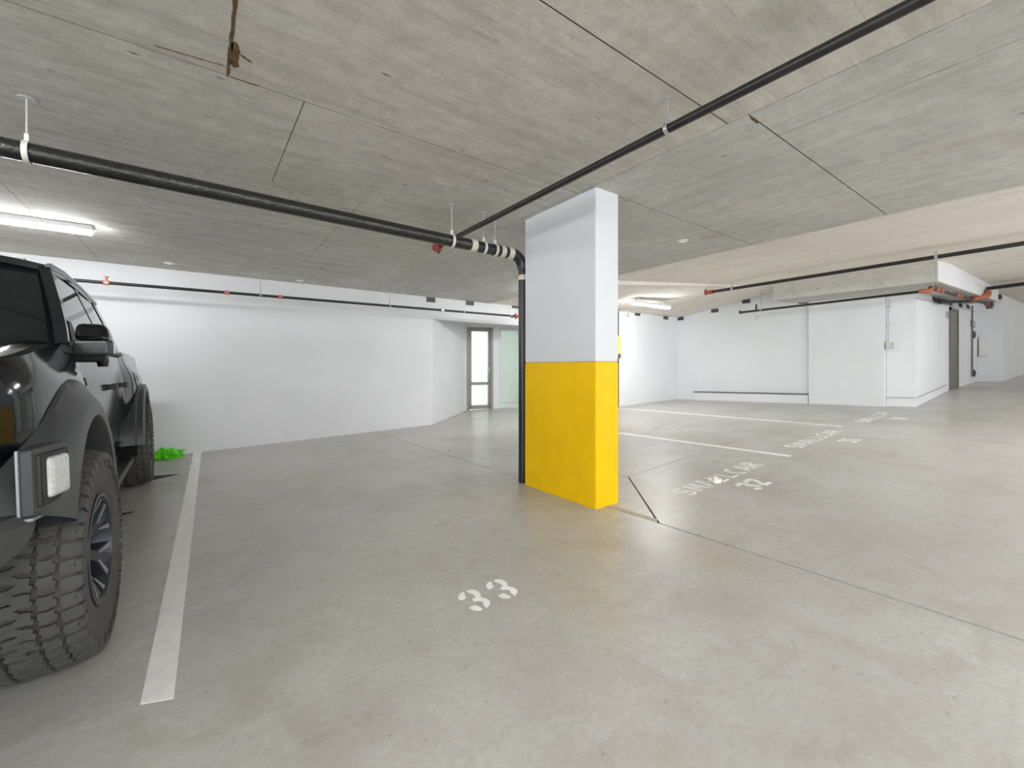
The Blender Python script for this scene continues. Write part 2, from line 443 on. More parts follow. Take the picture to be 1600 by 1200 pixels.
# lobby beyond the glass
wallpoly('wall_lobby_back', [(4.5, 12.6), (10.4, 11.6), (10.4, 11.8), (4.5, 12.8)], -0.4, CZ + 0.2, 'lobby')

wallpoly('wall_lobby_side', [(8.95, 9.0), (9.1, 9.0), (9.1, 12.2), (8.95, 12.2)], -0.4, CZ + 0.2, 'lobby2')  # wall added to cut the daylight reaching the lobby
wallpoly('wall_lobby_inner', [(7.3, 11.1), (9.0, 10.9), (9.0, 11.05), (7.3, 11.25)], -0.4, CZ + 0.2, 'lobby2')
# glass entrance door
d1 = MB(); dbox(d1, 0.10, 0.17, -0.08, 0.03, zf0 - 0.1, EYE + 1.12); dbox(d1, 0.755, 0.83, -0.08, 0.03, zf0 - 0.1, EYE + 1.12); dbox(d1, 0.10, 0.83, -0.08, 0.03, EYE + 1.07, EYE + 1.12)
door1 = d1.build('door_1', 'frame'); tag(door1, kind='structure')
b = MB(); dbox(b, 0.175, 0.235, -0.06, 0.0, zf0 + 0.03, EYE + 1.065); dbox(b, 0.69, 0.75, -0.06, 0.0, zf0 + 0.03, EYE + 1.065)
dbox(b, 0.175, 0.75, -0.06, 0.0, zf0 + 0.02, zf0 + 0.12); dbox(b, 0.175, 0.75, -0.06, 0.0, EYE + 0.99, EYE + 1.065); dbox(b, 0.175, 0.75, -0.06, 0.0, EYE - 0.46, EYE - 0.38)
leaf = b.build('door_leaf', 'frame', door1)
b = MB(); dbox(b, 0.235, 0.69, -0.035, -0.03, EYE - 0.38, EYE + 0.99); b.build('pane', 'glass', door1)
b = MB(); dbox(b, 0.235, 0.69, -0.035, -0.03, zf0 + 0.12, EYE - 0.46); b.build('pane', 'glass', door1)
b = MB(); dbox(b, 0.695, 0.745, 0.0, 0.015, EYE - 0.12, EYE + 0.02); dbox(b, 0.66, 0.73, 0.015, 0.045, EYE - 0.08, EYE - 0.05); b.build('door_handle', 'grey_box', leaf)
# glazed screen beside the door
wd = MB()
for t0, t1 in ((1.00, 1.05), (1.62, 1.67), (2.28, 2.33), (3.0, 3.05)): dbox(wd, t0, t1, -0.08, 0.02, zf0 - 0.1, EYE + 1.10)
dbox(wd, 1.0, 3.05, -0.08, 0.02, EYE + 1.03, EYE + 1.10); dbox(wd, 1.0, 3.05, -0.08, 0.02, zf0 - 0.1, zf0 + 0.05)
win1 = wd.build('window_1', 'frame_light'); tag(win1, kind='structure')
for t0, t1 in ((1.05, 1.62), (1.67, 2.28), (2.33, 3.0)):
    b = MB(); dbox(b, t0, t1, -0.035, -0.03, zf0 + 0.05, EYE + 1.03); b.build('pane', 'glass', win1)

# back wall
CX, CY = 11.62, 7.45
wallpoly('wall_bay', [(8.7, CY), (12.6, CY), (12.6, CY + 0.2), (8.7, CY + 0.2)], -0.2, CZ + 0.8, 'wall2')
wback = wallpoly('wall_back', [(CX, CY + 0.1), (12.18, 4.2), (12.50, 4.2), (12.55, CY + 0.1)], -0.2, EYE + 2.5, 'wall2')
wallpoly('wall_pier', [(12.10, 4.2), (12.24, 2.80), (12.6, 2.80), (12.55, 4.2)], -0.2, EYE + 2.5, 'wall2')
wside = wallpoly('wall_right', [(12.50, 2.32), (21.2, 2.32), (21.2, 2.8), (12.42, 2.8), (12.40, 2.79)], 0.0, EYE + 2.9, 'wall2')
pil = wallpoly('wall_far', [(20.6, 1.80), (27, 1.72), (27, 2.6), (20.6, 2.6)], 0.2, EYE + 2.9, 'wall2')
wallpoly('wall_end', [(30.5, YO), (30.9, YO), (30.9, 4), (30.5, 4)], 0.0, EYE + 3.4, 'frame')
# wall painted base course
b = MB().bar((12.36, 2.785, fz(12.4, 2.8) + 0.20), (12.475, 2.33, fz(12.5, 2.3) + 0.20), (0.012, 0.003, 0), (0, 0, 0.006)); 
b.bar((12.51, 2.308, fz(12.5, 2.3) + 0.20), (15.6, 2.308, fz(15.6, 2.3) + 0.17), (0, 0.012, 0), (0, 0, 0.006)); b.build('base_course', 'grey_box', wside)
MB().bar((12.5, 2.312, EYE + 1.50), (20.0, 2.312, EYE + 1.80), (0, 0.010, 0), (0, 0, 0.008)).build('top_course', 'grey_box', wside)  # grey strip drawn in for the thin shadow line along the wall top

wallpoly('wall_parapet_rear', [(XO, YO), (32, YO), (32, YO + 0.2), (XO, YO + 0.2)], -0.3, lambda x, y: fz(x, y) + 0.75, 'wall')  # unseen parapet added to darken reflections in the truck
wallpoly('wall_rear', [(13.5, YO + 0.2), (30.5, YO + 0.2), (30.5, YO + 0.4), (13.5, YO + 0.4)], 0.0, EYE + 2.3, 'wall')  # unseen wall added to cut daylight on the block room
wallpoly('wall_parapet_side', [(XO, YO + 0.2), (XO + 0.2, YO + 0.2), (XO + 0.2, WY), (XO, WY)], -0.4, 0.8, 'frame')  # second added parapet, keeps bright sky out of the truck paint
# low kerb with dark top along the back wall
def wb(t, off=0):   # along back wall from the corner
    a = Vector((CX, CY + 0.1, 0)); e = Vector((12.18, 4.2, 0)); d = (e - a).normalized(); n = Vector((d.y, -d.x, 0)); 
    if n.x > 0: n = -n
    p = a + d * t + n * off; return p
root = empty('wall_kerb', (wb(0.65).x, wb(0.65).y, fz(11.7, 7))); tag(root, 'low white painted kerb with a dark top edge along the back wall', 'kerb')
p0, p1 = wb(0.62), wb(3.37); q0, q1 = wb(0.62, 0.10), wb(3.37, 0.10)
k = MB().prism([(p0.x, p0.y), (p1.x, p1.y), (q1.x, q1.y), (q0.x, q0.y)], lambda x, y: fz(x, y) - 0.05, lambda x, y: fz(x, y) + 0.215)
o = k.build('kerb_body', 'wall2'); o.parent = root; o.matrix_parent_inverse = Matrix.Translation(root.location).inverted()
q0, q1 = wb(0.60, 0.115), wb(3.37, 0.115)
k = MB().prism([(p0.x, p0.y), (p1.x, p1.y), (q1.x, q1.y), (q0.x, q0.y)], lambda x, y: fz(x, y) + 0.216, lambda x, y: fz(x, y) + 0.245)
o = k.build('kerb_top', 'ledge'); o.parent = root; o.matrix_parent_inverse = Matrix.Translation(root.location).inverted()

# concrete soffit box above the block room
def zs_b(x): return EYE + 1.56 + max(0, x - 10.75) * 0.045
sof = MB()
def sbx(b, x0, x1, y0, y1, za, zb_): b.hexa([(x0, y0, za(x0)), (x1, y0, za(x1)), (x1, y1, za(x1)), (x0, y1, za(x0)), (x0, y0, zb_(x0)), (x1, y0, zb_(x1)), (x1, y1, zb_(x1)), (x0, y1, zb_(x0))]); return b
soffit = sbx(MB(), 10.75, 12.6, 1.72, 4.44, zs_b, lambda x: EYE + 2.35).build('ceiling_soffit', 'soffit'); tag(soffit, kind='structure')
o = sbx(MB(), 12.6, 18.6, 1.72, 2.6, zs_b, lambda x: EYE + 2.6).build('soffit_run', 'soffit', soffit)
o = sbx(MB(), 10.74, 18.6, 1.70, 1.72, lambda x: zs_b(x) + 0.0, lambda x: EYE + 2.6).build('soffit_face', 'wall', soffit)

# dark service door in the block room wall
fzd = fz(16, 2.3)
d2 = MB().box(15.93, 16.02, 2.28, 2.33, fzd - 0.1, fzd + 2.18).box(16.93, 17.02, 2.28, 2.33, fzd - 0.1, fzd + 2.2).box(15.93, 17.02, 2.28, 2.33, fzd + 2.1, fzd + 2.18)
door2 = d2.build('door_2', 'door_dark'); tag(door2, kind='structure')
MB().box(16.02, 16.93, 2.30, 2.33, fzd, fzd + 2.1).build('door_leaf', 'door_dark', door2)

# ------------------------------------------------------------------ column
col = empty('concrete_column', (2.62, 2.41, fz(2.62, 2.41))); tag(col, 'rectangular white concrete column with bright yellow lower half', 'column')
def colpts(g=0.0): return [(2.612 - g, 2.41 - g), (2.885 + g, 2.405 - g), (2.89 + g, 3.372 + g), (2.632 - g, 3.372 + g)]
def par(o, root):
    o.parent = root; o.matrix_parent_inverse = Matrix.Translation(root.location).inverted(); return o
zy = EYE + 0.052
par(MB().prism(colpts(), zy, CZ + 0.004).build('column_shaft', 'colw', bevel=0.012), col)
par(MB().prism(colpts(0.0012), lambda x, y: fz(x, y) - 0.01, zy).build('yellow_base', 'yellow', bevel=0.012), col)

# ------------------------------------------------------------------ painted markings
def stripe(name, x0, y0, x1, y1, wd, label, m='paint', skew=0.0, h=0.0015):
    d = Vector((x1 - x0, y1 - y0)).normalized(); n = Vector((d.y, -d.x)) * wd / 2
    nseg = 1
    pts = [(x0 - n.x, y0 - n.y - skew), (x0 + n.x, y0 + n.y + skew), (x1 + n.x, y1 + n.y), (x1 - n.x, y1 - n.y)]
    o = MB().prism(pts, lambda x, y: fz(x, y) - 0.003, lambda x, y: fz(x, y) + h).build(name, m)
    return tag(o, label, 'road marking')
stripe('parking_line', -0.117, 2.05, 0.012, WY - 0.02, 0.098, 'white painted stall line on floor beside the black pickup truck', skew=-0.02)
stripe('parking_line', 5.70, 2.17, 5.62, 7.4, 0.10, 'white stall line painted on the floor between SMALLCAR 32 and SMALLCAR 31', 'paint_worn')
stripe('parking_line', 8.58, 2.50, 8.66, 7.4, 0.10, 'white stall line ending beside SMALLCAR 30, nearest the back wall kerb', 'paint_worn')
stripe('parking_line', 2.765, 1.95, 2.745, 2.42, 0.062, 'short worn remnant of stall line at yellow column foot', 'fadedpaint')

def stroke_poly(b, pts, wd, T, closed=False):
    """flat ribbon of width wd through 2-D points, mapped to the floor by T"""
    n = len(pts); L = []; R = []
    for k in range(n):
        p = Vector(pts[k]); a = Vector(pts[max(k - 1, 0)]); c = Vector(pts[min(k + 1, n - 1)])
        d = (c - a).normalized(); nn = Vector((-d.y, d.x)) * wd / 2
        L.append(p + nn); R.append(p - nn)
    for k in range(n - 1):
        q = [T(L[k]), T(R[k]), T(R[k + 1]), T(L[k + 1])]
        b.prism(q, lambda x, y: fz(x, y) - 0.003, lambda x, y: fz(x, y) + 0.0016)
def arc(cx, cy, rx, ry, a0, a1, n=10):
    return [(cx + rx * math.cos(math.radians(a0 + (a1 - a0) * k / n)), cy + ry * math.sin(math.radians(a0 + (a1 - a0) * k / n))) for k in range(n + 1)]
# letters in a unit cell: width 0..1, height 0..1 (narrow stencil capitals)
GL = {
 'S': [arc(.5, .76, .36, .2, 20, 200) + arc(.5, .26, .38, .22, 110, -150)],
 'M': [[(.06, 0), (.16, 1)], [(.2, .95), (.5, .2), (.8, .95)], [(.84, 1), (.94, 0)]],
 'A': [[(.04, 0), (.46, 1)], [(.54, 1), (.96, 0)], [(.26, .32), (.74, .32)]],
 'L': [[(.2, 1), (.2, .06)], [(.12, .06), (.9, .06)]],
 'C': [arc(.55, .5, .42, .47, 55, 305, 14)],
 'R': [[(.14, 0), (.14, 1)], [(.1, .94), (.5, .94)] + arc(.55, .72, .33, .22, 80, -80, 6) + [(.3, .5)], [(.46, .46), (.92, 0)]],
 '3': [arc(.46, .75, .38, .21, 160, 130, 3), arc(.44, .75, .38, .21, 100, -60, 8) + [(.42, .53)], arc(.46, .27, .42, .24, 80, -35, 8), arc(.46, .27, .42, .24, -70, -150, 5)],
 '2': [arc(.46, .74, .38, .22, 165, 110, 3), arc(.46, .74, .38, .22, 85, -30, 6) + [(.2, .15)], [(.08, .07), (.96, .07)]],
 '1': [[(.45, 0), (.45, 1)], [(.42, .96), (.2, .82)], [(.2, .05), (.75, .05)]],
 '0': [arc(.5, .5, .38, .45, 80, -80, 10), arc(.5, .5, .38, .45, 100, 260, 10)],
}
def text(root, s, x0, y0, cw, pitch, h, wd, ang=0.0, m='paint_worn', nm='letter'):
    ca, sa = math.cos(ang), math.sin(ang)
    for k, ch in enumerate(s):
        def T(p, k=k):
            u = k * pitch + p[0]; v = p[1]
            return (x0 + u * ca - v * sa, y0 + u * sa + v * ca)
        b = MB()
        for st in GL[ch]: stroke_poly(b, [(p[0] * cw, p[1] * h) for p in st], wd, T)
        par(b.build(nm, m), root)
def marking(num, sx, sy, sw, nx, ny, ndw, label, ang):
    r = empty('floor_lettering', (sx, sy, fz(sx, sy))); tag(r, label, 'road marking')
    text(r, 'SMALLCAR', sx, sy, sw / 8 * 0.80, sw / 8, 0.20, 0.030, ang)
    text(r, num, nx, ny, ndw * 0.84, ndw, 0.20, 0.045, ang, nm='digit')
marking('32', 3.47, 2.105, 1.62, 4.06, 1.815, 0.185, 'white stencilled SMALLCAR 32 painted on the floor with paper scrap', 0.05)
marking('31', 6.25, 2.265, 1.90, 7.10, 1.93, 0.19, 'white stencilled SMALLCAR 31 painted on the grey floor', 0.04)
marking('30', 9.32, 2.35, 1.88, 10.02, 2.02, 0.20, 'white stencilled SMALLCAR 30 painted on floor near block corner', 0.04)
# the large 33, a stencil numeral of three pieces
r33 = empty('stall_number', (1.24, 1.88, fz(1.24, 1.88))); tag(r33, 'bright white stencilled number 33 painted on floor before the column', 'road marking')
THREE = [[(0.002, 0.198), (0.024, 0.218), (0.045, 0.224), (0.044, 0.202), (0.032, 0.185), (0.031, 0.167), (0.015, 0.159), (-0.005, 0.16), (-0.007, 0.179)], [(0.061, 0.217), (0.085, 0.219), (0.102, 0.205), (0.11, 0.175), (0.105, 0.141), (0.09, 0.118), (0.098, 0.105), (0.107, 0.079), (0.104, 0.05), (0.089, 0.032), (0.06, 0.017), (0.063, 0.054), (0.072, 0.064), (0.074, 0.087), (0.064, 0.101), (0.044, 0.109), (0.046, 0.13), (0.068, 0.133), (0.075, 0.15), (0.073, 0.178), (0.066, 0.197)], [(-0.006, 0.071), (0.022, 0.078), (0.035, 0.064), (0.04, 0.033), (0.037, 0.018), (0.017, 0.024), (0.002, 0.039)]]
def three(x0, y0):
    b = MB()
    for pts in THREE: b.prism([(x0 + p[0], y0 + p[1]) for p in pts], lambda x, y: fz(x, y) - 0.003, lambda x, y: fz(x, y) + 0.0018)
    return b
for x in (1.095, 1.267): par(three(x, 1.77).build('digit', 'paint'), r33)

# ------------------------------------------------------------------ pipes
def rod(b, x, y, z0, z1, r=0.006, plate=0.035):
    b.tube([(x, y, z0), (x, y, z1)], r, 8)
    b.lathe([(z1 - 0.008, 0.001), (z1 - 0.008, plate), (z1, plate), (z1, 0.001)], 14, 'z', (x, y, 0))
def ring(b, p, axis, r, wd):
    prof = [(-wd / 2, r), (-wd / 2, r + 0.004), (wd / 2, r + 0.004), (wd / 2, r)]
    b.lathe(prof, 24, axis, p, closed=True)

# drain pipe across the bay and down the back of the column
DY = 3.455
def dz(x): return EYE + 1.172 - 0.0114 * (x + 0.33)
dr = empty('drain_pipe', (2.655, DY, fz(2.65, DY))); tag(dr, 'thick black wrapped drain pipe crossing the bay and dropping behind the column', 'pipe')
R = 0.052
path = [(XO, DY, dz(XO)), (-4, DY, dz(-4)), (0, DY, dz(0)), (2.3, DY, dz(2.3))]
par(MB().tube(path, R, 24).build('pipe_run', 'drain', dr, smooth=True), dr)
ex = [(2.3, DY, dz(2.3)), (2.53, DY, dz(2.5))] + [(2.53 + 0.14 * math.sin(a), DY, dz(2.5) - 0.14 + 0.14 * math.cos(a)) for a in (0.25, 0.5, 0.8, 1.1, 1.35, 1.57)]
par(MB().tube(ex, R + 0.004, 24).build('elbow', 'drain', dr, smooth=True), dr)
par(MB().tube([(2.67, DY, dz(2.5) - 0.13), (2.67, DY, fz(2.64, DY) - 0.02)], 0.043, 20).build('down_pipe', 'drain', dr, smooth=True), dr)
for x0, x1 in ((2.05, 2.11), (2.385, 2.435), (2.475, 2.535)):
    par(MB().tube([(x0, DY, dz(x0)), (x1, DY, dz(x1))], R + 0.007, 24).build('tape_wrap', 'tape', dr, smooth=True), dr)
par(MB().tube([(2.67, DY, dz(2.5) - 0.20), (2.67, DY, dz(2.5) - 0.25)], 0.047, 20).build('tape_wrap', 'tape', dr, smooth=True), dr)
for k, x in enumerate((-3.4, -0.745, 1.86, 2.20, 2.33)):
    b = MB(); rod(b, x, DY, dz(x) + R + 0.02, CZ + 0.002); h = par(b.build('hanger', 'galv', dr, smooth=True), dr)
    b = MB(); ring(b, (x, DY, dz(x)), 'x', R + 0.004, 0.024); b.box(x - 0.009, x + 0.009, DY - 0.012, DY + 0.012, dz(x) + R, dz(x) + R + 0.045)
    o = b.build('clamp', 'strap', smooth=True); o.parent = h
b = MB(); zc = EYE + 0.93
for k in range(10):
    a0 = math.pi * k / 10; a1 = math.pi * (k + 1) / 10
b.tube([(2.64 - 0.075, DY - 0.05, zc), (2.64 - 0.075, DY + 0.0, zc), (2.64 - 0.05, DY + 0.05, zc), (2.64, DY + 0.065, zc), (2.70, DY + 0.05, zc)], 0.004, 8)
par(b.build('pipe_strap', 'galv', dr), dr)

# overhead sprinkler main running along the bay
SX = 2.065; SZ = EYE + 1.30
sp = empty('sprinkler_pipe', (SX, 4.2, SZ)); tag(sp, 'black sprinkler pipe running close under the ceiling past the column top', 'pipe')
par(MB().tube([(SX - 0.02, YO + 0.1, SZ), (SX, 1, SZ), (SX + 0.02, 4.13, SZ)], 0.024, 18).build('pipe_run', 'blackpipe', sp, smooth=True), sp)
b = MB().tube([(SX + 0.02, 4.12, SZ), (SX + 0.02, 4.2, SZ)], 0.034, 16); b.tube([(SX + 0.02, 4.17, SZ - 0.055), (SX + 0.02, 4.17, SZ + 0.055)], 0.03, 14); b.tube([(SX + 0.02, 4.2, SZ), (SX + 0.02, 4.25, SZ)], 0.042, 8)
par(b.build('end_cap', 'redfit', sp), sp)
par(MB().tube([(SX + 0.02, 4.17, SZ - 0.05), (SX + 0.02, 4.17, SZ - 0.075)], 0.010, 10).build('drain_plug', 'plastic', sp), sp)
for y in (-1.6, 1.385):
    b = MB(); rod(b, SX, y, SZ + 0.05, CZ + 0.002, 0.005, 0.02); h = par(b.build('hanger', 'galv', sp, smooth=True), sp)
    b = MB(); ring(b, (SX, y, SZ), 'y', 0.026, 0.022); b.box(SX - 0.012, SX + 0.012, y - 0.008, y + 0.008, SZ + 0.024, SZ + 0.06); b.tube([(SX, y - 0.02, SZ + 0.045), (SX, y + 0.02, SZ + 0.045)], 0.010, 10)
    o = b.build('clamp', 'galv', smooth=True); o.parent = h

# sprinkler line in front of the left wall
LY = 7.6
def lz(x): return EYE + 1.105 + (x + 0.85) * 0.0055
sl = empty('sprinkler_pipe', (2, LY, lz(2))); tag(sl, 'thin dark sprinkler pipe hung along the left white wall', 'pipe')
par(MB().tube([(XO + 0.1, LY, lz(XO)), (0, LY, lz(0)), (5.66, LY, lz(5.66))], 0.021, 16).build('pipe_run', 'blackpipe', sl, smooth=True), sl)
def X_at(px, Y): r = ray(px, 500); return Y / r.y * r.x
for k, px in enumerate((166, 354.5, 438, 691)):
    x = X_at(px, LY)
    b = MB().tube([(x - 0.03, LY, lz(x)), (x + 0.03, LY, lz(x))], 0.03, 14)
    b.tube([(x, LY - 0.03, lz(x)), (x, LY + 0.03, lz(x))], 0.024, 12)
    if k == 0: b.tube([(x, LY, lz(x)), (x, LY, lz(x) + 0.075)], 0.014, 10); b.lathe([(0.072, 0.001), (0.072, 0.026), (0.08, 0.026), (0.08, 0.001)], 12, 'z', (x, LY, lz(x)))
    par(b.build('sprinkler_coupling', 'pinkfit' if k < 3 else 'galv', sl), sl)
for px in (407, 609, 725, 797):
    x = X_at(px, LY); b = MB(); rod(b, x, LY, lz(x) + 0.02, CZ + 0.002, 0.0055, 0.02); h = par(b.build('hanger', 'galv', sl), sl)
    b = MB(); ring(b, (x, LY, lz(x)), 'x', 0.022, 0.02); b.box(x - 0.01, x + 0.01, LY - 0.008, LY + 0.008, lz(x) + 0.02, lz(x) + 0.06); o = b.build('clamp', 'galv'); o.parent = h
xe = 5.68
b = MB().tube([(xe - 0.05, LY, lz(xe)), (xe + 0.05, LY, lz(xe))], 0.036, 12); b.tube([(xe, LY, lz(xe) - 0.06), (xe, LY, lz(xe) + 0.06)], 0.022, 10)
par(b.build('end_fitting', 'redfit', sl), sl)
b = MB().tube([(xe, LY, lz(xe) - 0.02), (xe - 0.25, LY - 0.2, lz(xe) - 0.05)], 0.014, 10); b.tube([(xe - 0.25, LY - 0.2, lz(xe) - 0.075), (xe - 0.25, LY - 0.2, lz(xe) - 0.02)], 0.018, 10)
par(b.build('branch', 'blackpipe', sl), sl)

# pipe one on the right
RX = 8.6
r1 = empty('sprinkler_pipe', (RX, 4.7, EYE + 1.58)); tag(r1, 'long black sprinkler pipe in front of the concrete soffit', 'pipe')
def rz1(y): return EYE + 1.575 + (4.8 - y) * 0.0075
par(MB().tube([(RX, YO + 0.1, rz1(YO)), (RX, 4.72, rz1(4.72))], 0.030, 16).build('pipe_run', 'blackpipe', r1, smooth=True), r1)
b = MB().tube([(RX, 4.70, rz1(4.7)), (RX, 4.80, rz1(4.8))], 0.042, 12); b.tube([(RX, 4.86, rz1(4.8) - 0.04), (RX, 4.86, rz1(4.8) + 0.05)], 0.036, 12); b.tube([(RX, 4.86, rz1(4.8) + 0.05), (RX, 4.86, rz1(4.8) + 0.11)], 0.012, 8); b.tube([(RX, 4.8, rz1(4.8)), (RX, 4.88, rz1(4.8))], 0.03, 12)
par(b.build('end_cap', 'redfit', r1), r1)
for px in (1144, 1463):
    r = ray(px, 400); y = RX / r.x * r.y
    b = MB(); rod(b, RX, y, rz1(y) + 0.03, zB(RX, y) + 0.004, 0.007, 0.025); h = par(b.build('hanger', 'galv', r1), r1)
    b = MB(); ring(b, (RX, y, rz1(y)), 'y', 0.031, 0.035); b.box(RX - 0.015, RX + 0.015, y - 0.015, y + 0.015, rz1(y) + 0.03, rz1(y) + 0.08); o = b.build('clamp', 'galv'); o.parent = h
# pipe two along the block room, with branch under the soffit
PX2 = 11.0
def rz2(y): return EYE + 1.392 + (5.29 - y) * 0.0145
r2 = empty('sprinkler_pipe', (PX2, 5.2, EYE + 1.39)); tag(r2, 'black sprinkler pipe below the soffit with rusty orange couplings', 'pipe')
par(MB().tube([(PX2, 5.28, rz2(5.28)), (PX2, 1.95, rz2(1.95))], 0.026, 14).build('pipe_run', 'blackpipe', r2, smooth=True), r2)
b = MB().tube([(PX2, 5.27, rz2(5.3)), (PX2, 5.33, rz2(5.3))], 0.034, 10); b.tube([(PX2, 5.33, rz2(5.3) - 0.03), (PX2, 5.33, rz2(5.3) + 0.06)], 0.015, 10); par(b.build('end_cap', 'ventdark', r2), r2)
b = MB().tube([(PX2, 4.93, rz2(4.93)), (PX2, 4.93, rz2(4.93) + 0.15)], 0.022, 10); par(b.build('sprinkler_head', 'ventdark', r2), r2)
r = ray(1189, 480); y = PX2 / r.x * r.y
b = MB(); rod(b, PX2, y, rz2(y) + 0.02, zL(PX2, y) + 0.004, 0.008, 0.025); h = par(b.build('hanger', 'galv', r2), r2)
b = MB(); ring(b, (PX2, y, rz2(y)), 'y', 0.027, 0.035); o = b.build('clamp', 'galv'); o.parent = h
BY = 1.86
def zb(x): return zs_b(x) - 0.07
b = MB().tube([(PX2, 2.0, rz2(2.0)), (PX2, BY + 0.06, rz2(1.9)), (PX2 + 0.05, BY, rz2(1.86)), (PX2 + 0.16, BY, zb(11.16))], 0.040, 12); par(b.build('elbow', 'orange', r2, smooth=True), r2)
par(MB().tube([(11.1, BY, zb(11.1)), (18.4, BY, zb(18.4))], 0.034, 12).build('branch_run', 'ventdark', r2, smooth=True), r2)
for x in (11.55, 11.95, 13.6, 13.95, 15.6, 17.9):
    par(MB().tube([(x - 0.10, BY, zb(x - 0.1)), (x + 0.10, BY, zb(x + 0.1))], 0.050, 12).build('coupling', 'orange', r2), r2)
b = MB().tube([(18.3, BY, zb(18.3)), (18.62, BY, zb(18.6))], 0.085, 14); b.tube([(18.5, BY, zb(18.5) - 0.12), (18.5, BY, zb(18.5) + 0.12)], 0.07, 12); par(b.build('end_valve', 'brown', r2), r2)
b = MB().tube([(14.1, BY + 0.35, zb(14.1) - 0.10), (16.0, BY, zb(16) - 0.02)], 0.035, 10); par(b.build('side_branch', 'blackpipe', r2), r2)
for x in (11.2, 13.0, 16.6):
    b = MB().tube([(x, BY, zb(x)), (x, BY, zs_b(x) + 0.005)], 0.010, 8); par(b.build('hanger', 'galv', r2), r2)
# pipe three, far right
RX3 = 16.3
r3 = r2
za = atX(1535, 452, RX3); zb3 = atX(1600, 443.5, RX3); dd = (zb3 - za)
par(MB().tube([za, za + dd * 6], 0.045, 14).build('pipe_run', 'blackpipe', r3, smooth=True), r3)
e0 = Vector((RX3 - 0.55, BY - 0.24, za.z - 0.24))
b = MB().tube([za + dd * 0.05, za, Vector((RX3 - 0.12, za.y + 0.02, za.z - 0.03)), Vector((RX3 - 0.35, BY - 0.24, za.z - 0.15)), e0], 0.062, 12); par(b.build('elbow', 'orange', r3, smooth=True), r3)
b = MB().tube([e0 + Vector((0.02, 0, 0)), Vector((e0.x - 0.35, BY - 0.02, zb(e0.x - 0.35)))], 0.065, 12); par(b.build('coupling', 'orange', r3), r3)
p = za + dd * 0.37
b = MB(); rod(b, p.x, p.y, p.z, zB(p.x, p.y) + 0.01, 0.011, 0.03); par(b.build('hanger', 'galv', r3), r3)

# ------------------------------------------------------------------ lights
def batten(x0, x1, y, z, ztop, label, group=None):
    t = empty('ceiling_light', ((x0 + x1) / 2, y, ztop)); tag(t, label, 'light', group)
    b = MB().box(x0, x1, y - 0.056, y + 0.056, z + 0.028, z + 0.078)
    par(b.build('housing', 'lamp_body', t), t)
    for xb in (x0 + 0.135, x1 - 0.135):
        par(MB().box(xb - 0.015, xb + 0.015, y - 0.02, y + 0.02, z + 0.074, ztop + 0.003).build('bracket', 'lamp_body', t), t)
    n = 14; pr = [(math.cos(math.radians(-2 - 176 * k / n)) * 0.05, math.sin(math.radians(-2 - 176 * k / n)) * 0.045) for k in range(n + 1)]
    bb = MB().grid([[(x0 + 0.01, y + u, z + 0.03 + v) for u, v in pr], [(x1 - 0.01, y + u, z + 0.03 + v) for u, v in pr]])
    bb.poly([(x0 + 0.01, y + u, z + 0.03 + v) for u, v in pr]); bb.poly([(x1 - 0.01, y + u, z + 0.03 + v) for u, v in pr])
    par(bb.build('diffuser', 'lamp', t), t)
    return t
batten(-2.12, -0.87, 6.2, EYE + 1.395, CZ, 'glowing tube light on grey ceiling above the black pickup')
batten(7.68, 9.0, 6.0, EYE + 1.40, zL(8.3, 6.0), 'glowing tube light on warm ceiling near the back corner')
batten(4.95, 6.2, 6.0, EYE + 1.36, min(zL(5.4, 6.0), zL(5.9, 6.0)), 'tube light on the ceiling behind the yellow and white column')  # unseen lamp added to brighten the bay
for x, y in ((5.0, -1.9), (0.6, -1.9), (-2.0, 2.2), (-3.6, -1.0)):  # unseen battens added to lift the overall light
    batten(x - (0.65 if x < 4.5 else 0.9), x + (0.65 if x < 4.5 else 0.3), y, EYE + 1.395, CZ, 'tube light on the ceiling behind the parking stalls', 'tube lights over the drive aisle')
for x, y in ((7.6, -0.75), (10.8, -1.8), (14.6, -2.6), (19.5, -2.4), (25, -2.0)):  # more added battens out of view, lighting the right side
    batten(x - 0.65, x + 0.65, y, zB(x, y) - 0.085, zB(x, y), 'tube light on the ceiling behind the parking stalls', 'tube lights over the drive aisle')
batten(5.6, 6.8, 11.6, CZ - 0.02, CZ + 0.12, 'tube light in the lobby beyond the glass')
# round ceiling covers
for k, (x, y, l) in enumerate(((4.527, 2.836, 'round white cover plate on grey ceiling right of the column'), (-0.307, 7.70, 'round white cover plate on ceiling above the left wall pipe near the truck'), (1.40, 7.95, 'round white cover plate on ceiling above left wall beside a panel seam'))):
    t = empty('ceiling_cover', (x, y, CZ)); tag(t, l, 'cover plate')
    par(MB().lathe([(CZ - 0.014, 0.0005), (CZ - 0.014, 0.042), (CZ - 0.006, 0.062), (CZ + 0.002, 0.062)], 24, 'z', (x, y, 0)).build('disc', 'white', t, smooth=True), t)
    par(MB().lathe([(CZ - 0.022, 0.0005), (CZ - 0.022, 0.016), (CZ - 0.014, 0.018)], 16, 'z', (x, y, 0)).build('nozzle', 'lamp_body', t, smooth=True), t)
# security lamp at the column's far side
t = empty('emergency_light', (9.23, 7.33, EYE + 1.42)); tag(t, 'small white emergency light high on wall behind the column', 'light')
par(MB().box(9.12, 9.32, 7.38, 7.45, EYE + 1.40, EYE + 1.50).build('housing', 'white', t), t)
par(MB().lathe([(7.30, 0.001), (7.30, 0.05), (7.34, 0.06), (7.385, 0.03)], 16, 'y', (9.24, 0, EYE + 1.42)).build('lamp_head', 'white', t, smooth=True), t)

